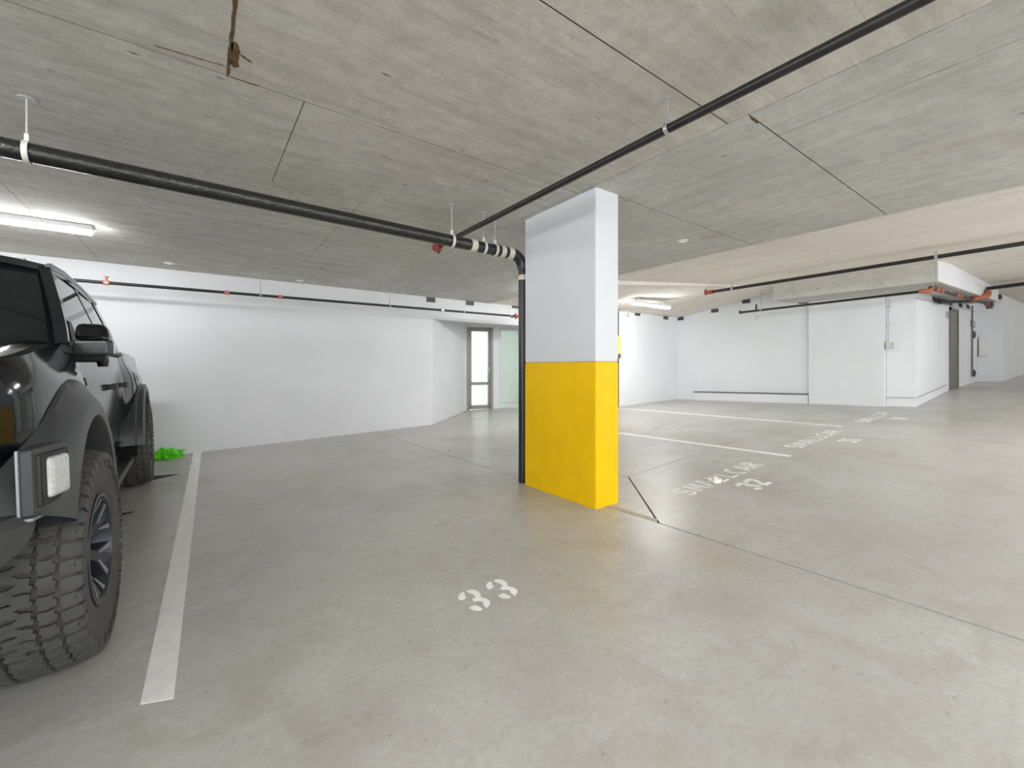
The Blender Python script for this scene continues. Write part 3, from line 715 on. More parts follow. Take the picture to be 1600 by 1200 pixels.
# ------------------------------------------------------------------ wall vents
def vent(c, u, n, wd, ht, label, group=None, m='ventgrey', tilt=0.0):
    """c centre on the wall, u unit along the wall, n unit out of the wall"""
    u = Vector(u).normalized(); n = Vector(n).normalized(); v = Vector((0, 0, 1)) + u * tilt
    c = Vector(c); t = empty('wall_vent', c); tag(t, label, 'vent', group)
    def bx(b, a0, a1, z0, z1, d0, d1):
        return b.hexa([c + u * a + v * z + n * d for (a, z, d) in ((a0, z0, d0), (a1, z0, d0), (a1, z0, d1), (a0, z0, d1), (a0, z1, d0), (a1, z1, d0), (a1, z1, d1), (a0, z1, d1))])
    b = MB(); bx(b, -wd / 2, wd / 2, -ht / 2, ht / 2, -0.01, 0.012); par(b.build('backing', m, t), t)
    ns = 4
    for k in range(ns):
        z = -ht / 2 + ht * (k + 0.5) / ns
        b = MB(); bx(b, -wd / 2 + 0.008, wd / 2 - 0.008, z - ht * 0.05, z + ht * 0.05, 0.010, 0.024); par(b.build('slat', 'ventdark', t), t)
    return t
g = 'grey vents above the glass door'
for px, py, l in ((673, 468.5, 'small grey vent at wall top above the end of the left wall'), (734, 473.5, 'small grey vent at wall top directly above the glass door'), (805, 478.5, 'small grey vent at wall top beside the drain downpipe')):
    vent(atY(px, py, WY), (1, 0, 0), (0, -1, 0), 0.20, 0.10, l, g)
g = 'grey vents on the bay wall'
for px, py, l in ((996, 491, 'small grey vent on the bay wall below the tube light'), (1040, 497, 'small grey vent on the bay wall close to the room corner')):
    vent(atY(px, py, CY), (1, 0, 0), (0, -1, 0), 0.22, 0.085, l, g)
wu = (wb(1) - wb(0)); wn = wb(0, 1) - wb(0, 0)
def on_back(px, py):
    a = wb(0); nrm = wn; r = ray(px, py); t = (a.x * nrm.x + a.y * nrm.y) / (r.x * nrm.x + r.y * nrm.y); p = r * t; return Vector((p.x, p.y, p.z + EYE))
g = 'grey vents along the back wall top'
for px, py, l in ((1063, 498, 'small grey vent at the corner end of the back wall top'), (1117, 485.5, 'small grey vent midway along the sloping top of the back wall'), (1166, 471, 'small grey vent on the back wall above the hanging pipe end')):
    vent(on_back(px, py), wu, wn, 0.20, 0.10, l, g)
vent(on_back(1258, 471), wu, wn, 0.28, 0.10, 'grey vent on back wall just under the concrete soffit')
vent(atX(1420, 451.5, 12.40), (0.2, -1, 0), (-1, -0.2, 0), 0.40, 0.09, 'long dark vent under soffit at the block room corner', m='ventdark')
g = 'row of dark vents along the block room wall'
for px, py in ((1460, 458.5), (1468, 461), (1476, 464), (1484, 466), (1500, 471), (1512, 474)):
    q = atY(px, py, 2.32); q.z = zs_b(q.x) - 0.075
    vent(q, (1, 0, 0), (0, -1, 0), 0.45, 0.10, 'small dark vent in the row above the service door', g, 'ventdark')

# ------------------------------------------------------------------ wall fittings
# conduit and junction box by the pier
ju = atX(1391, 540, 12.35)
t = empty('junction_box', (12.30, ju.y, ju.z)); tag(t, 'grey electrical junction box with conduit beside the white pier', 'electrical box')
par(MB().box(12.26, 12.37, ju.y - 0.05, ju.y + 0.06, ju.z - 0.07, ju.z + 0.07).build('box_body', 'grey_box', t, bevel=0.006), t)
par(MB().box(12.253, 12.262, ju.y - 0.045, ju.y + 0.055, ju.z - 0.065, ju.z + 0.065).build('cover', 'strap', t), t)
par(MB().tube([(12.31, ju.y + 0.01, ju.z + 0.07), (12.31, ju.y + 0.01, EYE + 1.52)], 0.016, 10).build('conduit', 'galv', t, smooth=True), t)
for z in (0.45, 0.85):
    par(MB().box(12.285, 12.33, ju.y - 0.035, ju.y + 0.055, ju.z + z, ju.z + z + 0.02).build('conduit_strap', 'galv', t), t)
def plate(name, c, u, n, wd, ht, label, m='grey_box', cat='plate', inner=None):
    u = Vector(u).normalized(); n = Vector(n).normalized(); c = Vector(c); t = empty(name, c); tag(t, label, cat)
    def bx(w_, h_, d0, d1):
        return MB().hexa([c + u * a + Vector((0, 0, z)) + n * d for (a, z, d) in ((-w_, -h_, d0), (w_, -h_, d0), (w_, -h_, d1), (-w_, -h_, d1), (-w_, h_, d0), (w_, h_, d0), (w_, h_, d1), (-w_, h_, d1))])
    par(bx(wd / 2, ht / 2, -0.005, 0.015).build('backplate', m, t), t)
    par(bx(wd * 0.36, ht * 0.36, 0.014, 0.024).build('face', inner or m, t), t)
    return t
plate('wall_plate', on_back(1182, 497), wu, wn, 0.07, 0.14, 'small grey plate on back wall below the hanging pipe', 'strap')
plate('wall_sign', atY(1479.5, 492, 2.32), (1, 0, 0), (0, -1, 0), 0.22, 0.17, 'small grey notice plate on wall beside the service door', 'grey_box', 'sign')
pb = atY(1519.5, 506, 2.32)
plate('control_box', pb, (1, 0, 0), (0, -1, 0), 0.75, 0.20, 'grey control box on block room wall above round fittings', 'ventgrey', 'electrical box', 'grey_box')
for px, py, l in ((1518.5, 523, 'dark round bell fitting on wall below the grey control box'), (1518.5, 583, 'dark round hose fitting low on wall at the conduit foot')):
    c = atY(px, py, 2.32); t = empty('wall_fitting', c); tag(t, l, 'fitting')
    par(MB().lathe([(2.25, 0.001), (2.25, 0.09), (2.265, 0.115), (2.285, 0.12), (2.30, 0.06), (2.33, 0.06)], 18, 'y', (c.x, 0, c.z)).build('fitting_body', 'ventdark', t, smooth=True), t)
    par(MB().lathe([(2.235, 0.001), (2.235, 0.05), (2.252, 0.05)], 14, 'y', (c.x, 0, c.z)).build('fitting_cap', 'ventgrey', t), t)
ct = atY(1517, 478, 2.32); cbm = atY(1517, 588, 2.32)
t = MB().tube([(ct.x, 2.29, ct.z), (ct.x, 2.29, cbm.z)], 0.02, 8).build('wall_conduit', 'ventgrey'); tag(t, 'thin grey vertical conduit between round fittings on block wall', 'conduit')
c = atX(1528.5, 542, 20.6)
t = empty('panel_box', c); tag(t, 'white metal panel box mounted on the far wall', 'electrical box')
hw = abs(atX(1522, 542, 20.6).y - atX(1535, 542, 20.6).y) / 2; hh = (atX(1528, 527, 20.6).z - atX(1528, 557, 20.6).z) / 2
c.y = 2.29 - hw
par(MB().box(20.42, 20.61, c.y - hw, c.y + hw, c.z - hh, c.z + hh).build('box_body', 'white', t, bevel=0.01), t)
par(MB().box(20.40, 20.425, c.y - hw * 0.9, c.y + hw * 0.9, c.z - hh * 0.93, c.z + hh * 0.93).build('box_door', 'white', t), t)
c = atX(1565, 465, 20.6); 
t = empty('security_camera', c); tag(t, 'small dark camera on the far wall below ceiling', 'camera')
par(MB().tube([(20.3, 1.85, c.z), (20.62, 1.85, c.z)], 0.06, 12).build('camera_body', 'ventdark', t), t)
par(MB().box(20.5, 20.62, 1.82, 1.88, c.z, c.z + 0.14).build('camera_mount', 'ventgrey', t), t)
# yellow sign half hidden by the column
c = atY(966, 539, CY)
t = empty('wall_notice', (c.x, CY, c.z)); tag(t, 'yellow notice sign on the wall partly hidden by column', 'sign')
par(MB().box(c.x - 0.38, c.x + 0.06, CY - 0.02, CY + 0.005, c.z - 0.24, c.z + 0.24).build('sign_board', 'sign_yellow', t), t)
par(MB().box(c.x - 0.34, c.x + 0.0, CY - 0.024, CY - 0.019, c.z + 0.14, c.z + 0.16).box(c.x - 0.34, c.x + 0.02, CY - 0.024, CY - 0.019, c.z - 0.19, c.z - 0.17).build('sign_rule', 'white', t), t)
c = atY(968, 556, CY)
t = empty('wall_outlet', (c.x, CY, c.z)); tag(t, 'small brown outlet fitting on wall below the yellow sign', 'fitting')
par(MB().box(c.x - 0.10, c.x + 0.03, CY - 0.05, CY + 0.005, c.z - 0.045, c.z + 0.045).build('outlet_body', 'brown', t), t)
par(MB().box(c.x - 0.03, c.x + 0.01, CY - 0.07, CY - 0.049, c.z - 0.03, c.z + 0.03).build('outlet_lid', 'tape', t), t)
# crack in the pier plaster
b = MB()
a_, e_ = atX(1303, 528.5, 12.16), atX(1337, 527, 12.21)
b.bar(a_, e_, (0.004, 0, 0), (0, 0, 0.004)); b.build('crack', 'ledge', bpy.data.objects['wall_pier'])

# ------------------------------------------------------------------ loose things and painted truck shadow on the floor
def crumple(name, c, rx, ry, rz, m, label, cat, seed, spikes=0.3, n=3):
    rnd = random.Random(seed); import bmesh
    bm = bmesh.new(); bmesh.ops.create_icosphere(bm, subdivisions=n, radius=1)
    for v in bm.verts:
        d = v.co.normalized(); f = 1 + (rnd.random() - 0.5) * 2 * spikes + 0.25 * math.sin(5 * d.x + seed) * math.cos(4 * d.y)
        v.co = Vector((d.x * rx * f, d.y * ry * f, max(-0.02, d.z * rz * f + rz * 0.55)))
    me = bpy.data.meshes.new(name); bm.to_mesh(me); bm.free(); me.materials.append(M[m])
    o = bpy.data.objects.new(name, me); C.objects.link(o); o.location = (c[0], c[1], fz(c[0], c[1]) + 0.008)
    return tag(o, label, cat)
bag = crumple('plastic_bag', (-0.36, 7.93), 0.17, 0.11, 0.085, 'green', 'crumpled bright green plastic bag by wall behind the truck', 'bag', 3)
rnd = random.Random(5)
for k in range(5):
    b = MB(); a = rnd.uniform(0, 6.28); l = 0.16
    b.tube([(0, 0, 0.06), (math.cos(a) * l * 0.6, math.sin(a) * l * 0.4, 0.10 + rnd.random() * 0.03), (math.cos(a) * l, math.sin(a) * l * 0.7, 0.03)], [0.03, 0.022, 0.008], 7)
    b.build('bag_fold', 'green', bag)
crumple('paper_scrap', (4.03, 2.19), 0.085, 0.05, 0.03, 'paper', 'crumpled white paper scrap lying on painted floor lettering', 'paper', 9, 0.25, 2)
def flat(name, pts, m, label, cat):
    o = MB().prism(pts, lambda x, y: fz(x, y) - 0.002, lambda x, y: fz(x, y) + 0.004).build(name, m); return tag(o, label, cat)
flat('drip_mat', [(-0.17, 6.57), (-0.9, 6.9), (-0.95, 6.52), (-0.42, 6.42)], 'mat_dark', 'dark thin drip mat poking out by the truck rear tyre', 'mat')  # dark sheet standing in for the truck's shadow at the tyre
flat('drip_mat', [(-0.44, 5.05), (-0.9, 5.2), (-1.3, 4.7), (-0.7, 4.85)], 'mat_dark', 'dark thin drip mat corner under the truck running board', 'mat')  # another sheet of painted shadow, below the running board

# ------------------------------------------------------------------ pickup truck
TX, TY = -1.46, 2.6
truck = empty('pickup_truck', (TX, TY, fz(TX, TY)))
truck.rotation_euler = (-math.atan(0.012), -math.atan(0.031), 0.021)
tag(truck, 'glossy black pickup truck with wide flares and chunky tyres', 'truck')
TM = Matrix.Translation(truck.location)
HUB = 0.445; WB = 3.68; AR = 0.60
def tb(b, name, m, parent=None, smooth=False, bevel=0.0):
    o = b.build(name, m, parent or truck, smooth=smooth, bevel=bevel); return o
def smooth01(t): t = max(0.0, min(1.0, t)); return t * t * (3 - 2 * t)
def top(y):      # top edge of the side panels
    if y < 0.62: return 1.25 + 0.125 * smooth01((y + 0.95) / 1.5)
    if y < 3.14: return 1.385 + 0.03 * (y - 0.62) / 2.5
    return 1.445
def side_x(y, z):
    x = 0.985
    if z > 0.98: x -= 0.035 * ((z - 0.98) / 0.42) ** 2
    else: x -= 0.05 * ((0.98 - z) / 0.42) ** 2
    for yc in (0.0, WB):
        f = max(0.0, 1 - ((y - yc) / 0.86) ** 2); f = smooth01(f)
        zf = smooth01((z - 0.6) / 0.45) * (1 - smooth01((z - 1.16) / 0.22) * 0.75)
        x += 0.085 * f * zf
    if y < -0.45: x -= 0.33 * ((-0.45 - y) / 0.5) ** 2
    if 0.62 < y < 3.1 and 0.6 < z < 0.8: x -= 0.022 * math.sin((z - 0.6) / 0.2 * math.pi)
    if 0.62 < y < 3.1 and 1.16 < z < 1.22: x += 0.006 * math.sin((z - 1.16) / 0.06 * math.pi)
    return x
def bot(y, yb=0.56):
    for yc in (0.0, WB):
        if abs(y - yc) < AR: return max(yb, HUB + math.sqrt(max(0, AR ** 2 - (y - yc) ** 2)))
    return yb
def panel(name, y0, y1, yb, s, nu=24, nv=14, m='body', t0=None):
    rows = []
    for i in range(nu + 1):
        y = y0 + (y1 - y0) * i / nu; zb_ = bot(y, yb); zt = top(y) if t0 is None else t0(y)
        rows.append([(s * side_x(y, zb_ + (zt - zb_) * k / nv), y, zb_ + (zt - zb_) * k / nv) for k in range(nv + 1)])
    return tb(MB().shell(rows, (-s * 0.04, 0, 0)), name, m, smooth=True)
for s in (1, -1):
    fe = panel('front_fender', -0.66, 0.655, 0.60, s, 52)
    fd = panel('front_door', 0.662, 2.195, 0.56, s, 20)
    rd = panel('rear_door', 2.202, 2.93, 0.56, s, 16)
    panel('cab_corner', 2.937, 3.12, 0.56, s, 6)
    panel('bed_side', 3.15, 4.92, 0.60, s, 60)
    # headlight wrapping the corner
    rows = []
    for i in range(13):
        y = -0.93 + 0.263 * i / 12; rows.append([(s * (side_x(y, z) + 0.004), y, z) for z in lsp(0.93, 1.205, 8)])
    hl = tb(MB().shell(rows, (-s * 0.05, 0, 0)), 'headlight', 'glossblack', smooth=True)
    rows = [[(s * (side_x(y, z) + 0.007), y, z) for z in lsp(1.02, 1.15, 5)] for y in lsp(-0.925, -0.872, 5)]
    o = MB().shell(rows, (-s * 0.02, 0, 0)).build('amber_marker', 'amber', hl, smooth=True)
    rows = [[(s * (side_x(y, z) + 0.001), y, z) for z in lsp(1.21, top(-0.66), 4)] for y in lsp(-0.94, -0.665, 10)]
    tb(MB().shell(rows, (-s * 0.05, 0, 0)), 'fender_nose', 'body', smooth=True)
    rows = [[(s * (side_x(y, z) - 0.001), y, z) for z in lsp(0.66, 0.925, 5)] for y in lsp(-0.94, -0.665, 10)]
    tb(MB().shell(rows, (-s * 0.05, 0, 0)), 'bumper_corner', 'body', smooth=True)
    # lower bumper wing
    rows = []
    for i in range(13):
        y = -1.02 + 0.37 * i / 12
        xo = 1.06 - 0.42 * max(0, (-0.66 - y) / 0.36) ** 2
        lo = 0.60 + 0.13 * max(0, (y + 0.80) / 0.15)
        rows.append([(s * (xo - 0.12), y, lo), (s * (xo - 0.04), y, lo + 0.02), (s * xo, y, lo * .6 + .74 * .4), (s * (xo + 0.005), y, 0.765), (s * (xo - 0.02), y, 0.79), (s * (xo - 0.12), y, 0.80)])
    bw = tb(MB().shell(rows, (-s * 0.04, 0, 0)), 'bumper_wing', 'bumper', smooth=True)
    MB().prism([(s * 0.90, -0.99), (s * 1.0, -0.90), (s * 0.98, -0.88), (s * 0.88, -0.97)], 0.66, 0.73).build('fog_recess', 'plastic', bw)
    # flares
    for yc, nm in ((0.0, 'front'), (WB, 'rear')):
        rows = []
        a0, a1 = (26, 174) if yc == 0 else (6, 172)
        for i in range(57):
            a = math.radians(a0 + (a1 - a0) * i / 56); cy, sy = -math.cos(a), math.sin(a)
            wide = 0.0
            if yc == 0: wide = 0.08 * smooth01((-cy - 0.25) / 0.0 if False else (cy * -1 - 0.35) / 0.5)
            ro = AR + (0.155 if yc == 0 else 0.105) + wide * 0.3
            def pt(r, x): return (s * x, yc + cy * r, HUB + sy * r)
            ysk = yc + cy * ro; zsk = HUB + sy * ro
            xin = side_x(ysk, min(1.3, max(0.5, zsk))) - 0.008
            k_ = 0.0 if yc == 0 else -0.018
            def pt(r, x): return (s * (x + (k_ if x > 1.06 else 0)), yc + cy * r, HUB + sy * r)
            rows.append([pt(AR - 0.03, 1.04), pt(AR - 0.022, 1.115), pt(AR - 0.012, 1.136), pt(AR + 0.012, 1.142), pt(AR + 0.06, 1.128), pt(ro - 0.035, max(xin + 0.035, 1.085)), pt(ro - 0.008, max(xin + 0.02, 1.05)), pt(ro, xin)])
        f = tb(MB().grid(rows), nm + '_flare', 'flare', smooth=True)
        if yc == 0:
            # lamp housing on the leading leg of the flare
            def hx(y0, y1, z0, z1, x0, x1, sk=0.0):
                return MB().hexa([(s * x0, y0, z0), (s * (x0), y1, z0), (s * x1, y1, z0), (s * (x1 - sk), y0, z0), (s * x0, y0, z1), (s * x0, y1, z1), (s * x1, y1, z1), (s * (x1 - sk), y0, z1)])
            hx(-0.70, -0.52, 0.775, 0.985, 1.035, 1.120, 0.05).build('lamp_surround', 'flare', f, bevel=0.01)
            hx(-0.683, -0.535, 0.80, 0.965, 1.03, 1.126, 0.042).build('lamp_recess', 'plastic', f, bevel=0.006)
            hx(-0.655, -0.555, 0.82, 0.95, 1.05, 1.132, 0.028).build('lamp_lens', 'clearlens', f, bevel=0.012)
            hx(-0.706, -0.698, 0.77, 0.985, 1.035, 1.043, 0.002).build('lamp_edge', 'rimface', f)
            hx(-0.706, -0.53, 0.767, 0.776, 1.035, 1.118, 0.05).build('lamp_edge', 'rimface', f)
        # wheel well liner
        rr = []
        for i in range(25):
            a = math.radians((34 if yc == 0 else -5) + (150 if yc == 0 else 190) * i / 24); rr.append([(s * 0.5, yc - math.cos(a) * 0.59, HUB + math.sin(a) * 0.59), (s * 1.06, yc - math.cos(a) * 0.59, HUB + math.sin(a) * 0.59)])
        tb(MB().grid(rr), 'wheel_liner', 'dark_in')
    # fender vent
    rows = [[(s * (side_x(y, z) + 0.006), y, z) for z in (1.16, 1.20)] for y in lsp(0.42, 0.60, 4)]
    tb(MB().shell(rows, (-s * 0.02, 0, 0)), 'fender_vent', 'plastic')
    rows = [[(s * (side_x(y, z) + 0.008), y, z) for z in lsp(1.33, 1.365, 2)] for y in lsp(0.36, 0.62, 5)]
    tb(MB().shell(rows, (-s * 0.02, 0, 0)), 'cowl_trim', 'plastic')
    # door handles
    for dpan, y0 in ((fd, 1.93), (rd, 2.70)):
        z = 1.12; x = side_x(y0 + 0.1, z)
        b = MB().prism([(s * (x + 0.018), y0 + 0.03), (s * (x + 0.045), y0 + 0.045), (s * (x + 0.05), y0 + 0.10), (s * (x + 0.045), y0 + 0.155), (s * (x + 0.018), y0 + 0.17)], z - 0.026, z + 0.026)
        b.box(min(s * (x - .01), s * (x + .03)), max(s * (x - .01), s * (x + .03)), y0 + 0.035, y0 + 0.05, z - 0.02, z + 0.02).box(min(s * (x - .01), s * (x + .03)), max(s * (x - .01), s * (x + .03)), y0 + 0.15, y0 + 0.165, z - 0.02, z + 0.02)
        b.build('door_handle', 'plastic', dpan, bevel=0.006)
    # fuel flap
    if s == 1:
        y0, z0 = 3.36, 1.16
        b = MB(); pts = [(y0 + 0.085 * math.cos(a), z0 + 0.085 * math.sin(a)) for a in [2 * math.pi * k / 24 for k in range(24)]]
        b.poly([(side_x(y, z) + 0.004, y, z) for y, z in pts])
        for k in range(24):
            (ya, za_), (yb_, zb_) = pts[k], pts[(k + 1) % 24]
            b.quad((side_x(ya, za_) + .004, ya, za_), (side_x(yb_, zb_) + .004, yb_, zb_), (side_x(yb_, zb_) - .01, yb_, zb_), (side_x(ya, za_) - .01, ya, za_))
        tb(b, 'fuel_flap', 'body')
    # rocker and running board
    tb(MB().hexa([(s * 0.80, 0.58, 0.47), (s * 0.93, 0.58, 0.47), (s * 0.93, 3.08, 0.47), (s * 0.80, 3.08, 0.47), (s * 0.80, 0.58, 0.57), (s * 0.965, 0.58, 0.575), (s * 0.965, 3.08, 0.575), (s * 0.80, 3.08, 0.57)]), 'rocker_panel', 'body')
    rbd = tb(MB().prism([(s * 0.86, 0.78), (s * 1.02, 0.86), (s * 1.05, 0.95), (s * 1.05, 2.75), (s * 1.02, 2.84), (s * 0.86, 2.92)], 0.385, 0.43), 'running_board', 'plastic', bevel=0.012)
    for y in (1.1, 1.8, 2.6):
        MB().box(min(s * .55, s * .95), max(s * .55, s * .95), y, y + 0.08, 0.40, 0.47).build('board_bracket', 'plastic', rbd)
    # side glass and pillars
    def gx(z): return 0.962 - 0.165 * ((z - 1.385) / 0.52) ** 1.15 if z > 1.385 else 0.962
    def quadg(y0b, y1b, y0t, y1t, z0, z1, off=0.0, nz=6):
        rows = []
        for k in range(nz + 1):
            f = k / nz; z = z0 + (z1 - z0) * f
            rows.append([(s * (gx(z) + off), y0b + (y0t - y0b) * f, z), (s * (gx(z) + off), y1b + (y1t - y1b) * f, z)])
        return rows
    tb(MB().shell(quadg(0.80, 2.00, 1.30, 1.98, 1.395, 1.875), (-s * 0.008, 0, 0)), 'side_window', 'tglass', smooth=True)
    tb(MB().shell(quadg(2.12, 2.88, 2.10, 2.76, 1.40, 1.865), (-s * 0.008, 0, 0)), 'side_window', 'tglass', smooth=True)
    tb(MB().shell(quadg(0.60, 0.79, 1.25, 1.295, 1.385, 1.905, 0.006), (-s * 0.05, 0, 0)), 'a_pillar', 'body', smooth=True)
    tb(MB().shell(quadg(2.0, 2.12, 1.98, 2.10, 1.385, 1.905, 0.004), (-s * 0.05, 0, 0)), 'b_pillar', 'glossblack', smooth=True)
    tb(MB().shell(quadg(2.88, 3.12, 2.76, 2.97, 1.385, 1.905, 0.006), (-s * 0.05, 0, 0)), 'c_pillar', 'body', smooth=True)
    # belt sill trim and quarter trim in front of the mirror
    tb(MB().bar((s * 0.965, 0.66, 1.39), (s * 0.965, 3.05, 1.408), (0.012, 0, 0), (0, 0, 0.012)), 'belt_trim', 'plastic')
    tb(MB().shell(quadg(0.68, 0.92, 0.85, 0.92, 1.385, 1.53, 0.010), (-s * 0.02, 0, 0)), 'mirror_sail', 'plastic')
    # roof rail / drip moulding
    tb(MB().tube([(s * 0.805, 1.24, 1.900), (s * 0.80, 1.6, 1.928), (s * 0.795, 2.2, 1.930), (s * 0.80, 2.97, 1.895)], 0.022, 10), 'roof_rail', 'body', smooth=True)
    # mirror
    y0 = 0.66
    MO = 0.012; MZ = 0.02
    mr = tb(MB().prism([(s * (0.955 + MO), y0 + 0.02), (s * (1.105 + MO), y0 - 0.015), (s * (1.125 + MO), y0 + 0.02), (s * (1.12 + MO), y0 + 0.13), (s * (0.965 + MO), y0 + 0.16)], 1.305 + MZ, 1.385 + MZ), 'mirror', 'flare', bevel=0.012)
    MB().hexa([(s * 0.975, y0 + 0.02, 1.405), (s * 1.125, y0 - 0.01, 1.405), (s * 1.13, y0 + 0.14, 1.405), (s * 0.975, y0 + 0.15, 1.405),
               (s * 0.985, y0 + 0.035, 1.505), (s * 1.105, y0 + 0.02, 1.498), (s * 1.11, y0 + 0.13, 1.503), (s * 0.985, y0 + 0.14, 1.505)]).build('mirror_cap', 'glossblack', mr, bevel=0.026)
    MB().hexa([(s * 0.90, y0 + 0.05, 1.290), (s * 1.10, y0 + 0.02, 1.285), (s * 1.10, y0 + 0.11, 1.285), (s * 0.90, y0 + 0.14, 1.290),
               (s * 0.90, y0 + 0.05, 1.345), (s * 1.11, y0 + 0.01, 1.332), (s * 1.11, y0 + 0.12, 1.332), (s * 0.90, y0 + 0.14, 1.345)]).build('mirror_arm', 'plastic', mr, bevel=0.008)
    b = MB().lathe([(-0.016, 0.001), (-0.016, 0.022), (0.01, 0.026), (0.03, 0.026)], 14, 'z', (s * 1.085, y0 + 0.06, 1.275)); b.build('mirror_lamp', 'glossblack', mr)
    MB().hexa([(s * 1.129, y0 + 0.02, 1.335), (s * 1.141, y0 + 0.03, 1.335), (s * 1.137, y0 + 0.12, 1.335), (s * 1.129, y0 + 0.12, 1.335), (s * 1.129, y0 + 0.02, 1.395), (s * 1.141, y0 + 0.03, 1.395), (s * 1.137, y0 + 0.12, 1.395), (s * 1.129, y0 + 0.12, 1.395)]).build('mirror_indicator', 'clearlens', mr)

# hood: grid across
def hood_z(x, y):
    e = top(min(y, 0.6)); u = abs(x) / 0.945
    z = e + 0.012 + 0.055 * (1 - u ** 4)
    if abs(x) < 0.45: z += 0.03 * smooth01((0.45 - abs(x)) / 0.08) * smooth01((y + 0.7) / 0.3)
    if u > 0.9: z -= 0.03 * ((u - 0.9) / 0.1) ** 2
    return z - 0.10 * max(0, (-0.7 - y) / 0.25) ** 2
rows = [[(x, y, hood_z(x, y)) for x in lsp(-0.945, 0.945, 40)] for y in lsp(-0.92, 0.60, 24)]
tb(MB().shell(rows, (0, 0, -0.03)), 'hood', 'body', smooth=True)
rows = [[(x, y, 1.375 + 0.04 * (1 - (x / 0.9) ** 2) + (y - 0.60) * 0.1) for x in lsp(-0.945, 0.945, 20)] for y in (0.605, 0.68, 0.76)]
tb(MB().shell(rows, (0, 0, -0.03)), 'cowl', 'plastic', smooth=True)
# windshield and roof
rows = []
for k in range(9):
    f = k / 8; wd = 0.915 + (0.765 - 0.915) * f
    rows.append([(x, (0.72 - 0.16 * (1 - (x / wd) ** 2)) * (1 - f) + (1.30 - 0.07 * (1 - (x / wd) ** 2)) * f, 1.385 + 0.03 * (1 - (x / wd) ** 2) * (1 - f) + (0.525 + 0.045 * (1 - (x / wd) ** 2)) * f) for x in lsp(-wd, wd, 16)])
ws = tb(MB().shell(rows, (0, 0.008, -0.008)), 'windshield', 'tglass', smooth=True)
rows = []
for y in lsp(1.25, 3.0, 18):
    rows.append([(x, y - (0.07 * (1 - (x / 0.80) ** 2) if y < 1.4 else 0) * (1.4 - y) / 0.15, 1.908 + 0.062 * (1 - abs(x / 0.81) ** 3) + 0.03 * math.sin((y - 1.25) / 1.75 * math.pi) - 0.012 * (y - 1.25)) for x in lsp(-0.81, 0.81, 18)])
roof = tb(MB().shell(rows, (0, 0, -0.04)), 'roof', 'body', smooth=True)
for x in (-0.25, 0.0, 0.25, -0.66, 0.66):
    z = 1.908 + 0.062 * (1 - abs(x / 0.81) ** 3)
    MB().hexa([(x - 0.035, 1.28, z - 0.005), (x + 0.035, 1.28, z - 0.005), (x + 0.035, 1.36, z), (x - 0.035, 1.36, z), (x - 0.025, 1.31, z + 0.022), (x + 0.025, 1.31, z + 0.022), (x + 0.025, 1.35, z + 0.024), (x - 0.025, 1.35, z + 0.024)]).build('roof_marker', 'clearlens', roof, bevel=0.004)
rows = [[(x * (0.94 - 0.14 * f), 3.10 - 0.12 * f, 1.40 + 0.50 * f) for x in lsp(-1, 1, 8)] for f in lsp(0, 1, 4)]
tb(MB().shell(rows, (0, -0.01, 0)), 'rear_window', 'tglass', smooth=True)
# front end, bed and underbody
tb(MB().box(-0.62, 0.62, -1.0, -0.90, 0.80, 1.17), 'grille', 'plastic', bevel=0.02)
tb(MB().box(-0.82, 0.82, -1.10, -0.92, 0.50, 0.74), 'front_bumper', 'bumper', bevel=0.03)
tb(MB().box(-0.90, 0.90, -0.62, 0.58, 0.98, 1.22), 'engine_bay', 'dark_in')
tb(MB().box(-0.90, 0.90, 0.64, 3.10, 0.52, 1.37), 'cab_core', 'dark_in')
tb(MB().box(-0.48, 0.48, -0.85, 4.8, 0.48, 0.80), 'chassis', 'dark_in')
tb(MB().box(-0.90, 0.90, 3.16, 4.88, 0.99, 1.06), 'bed_floor', 'dark_in')
tb(MB().box(-0.92, 0.92, 3.15, 3.20, 0.9, 1.44), 'bed_bulkhead', 'body')
tg = tb(MB().box(-0.90, 0.90, 4.86, 4.93, 0.80, 1.43), 'tailgate', 'body', bevel=0.01)
MB().box(-0.12, 0.12, 4.925, 4.94, 1.25, 1.33).build('tailgate_handle', 'plastic', tg)
tb(MB().box(-0.95, 0.95, 4.92, 5.08, 0.52, 0.72), 'rear_bumper', 'bumper', bevel=0.02)
tb(MB().tube([(-0.8, 0, HUB), (0.8, 0, HUB)], 0.05, 12), 'axle', 'dark_in')
tb(MB().tube([(-0.8, WB, HUB), (0.8, WB, HUB)], 0.06, 12), 'axle', 'dark_in')
for s in (1, -1):
    tl = tb(MB().box(min(s * 0.86, s * 0.96), max(s * 0.86, s * 0.93), 4.88, 4.945, 1.0, 1.38), 'tail_light', 'redfit', bevel=0.01)

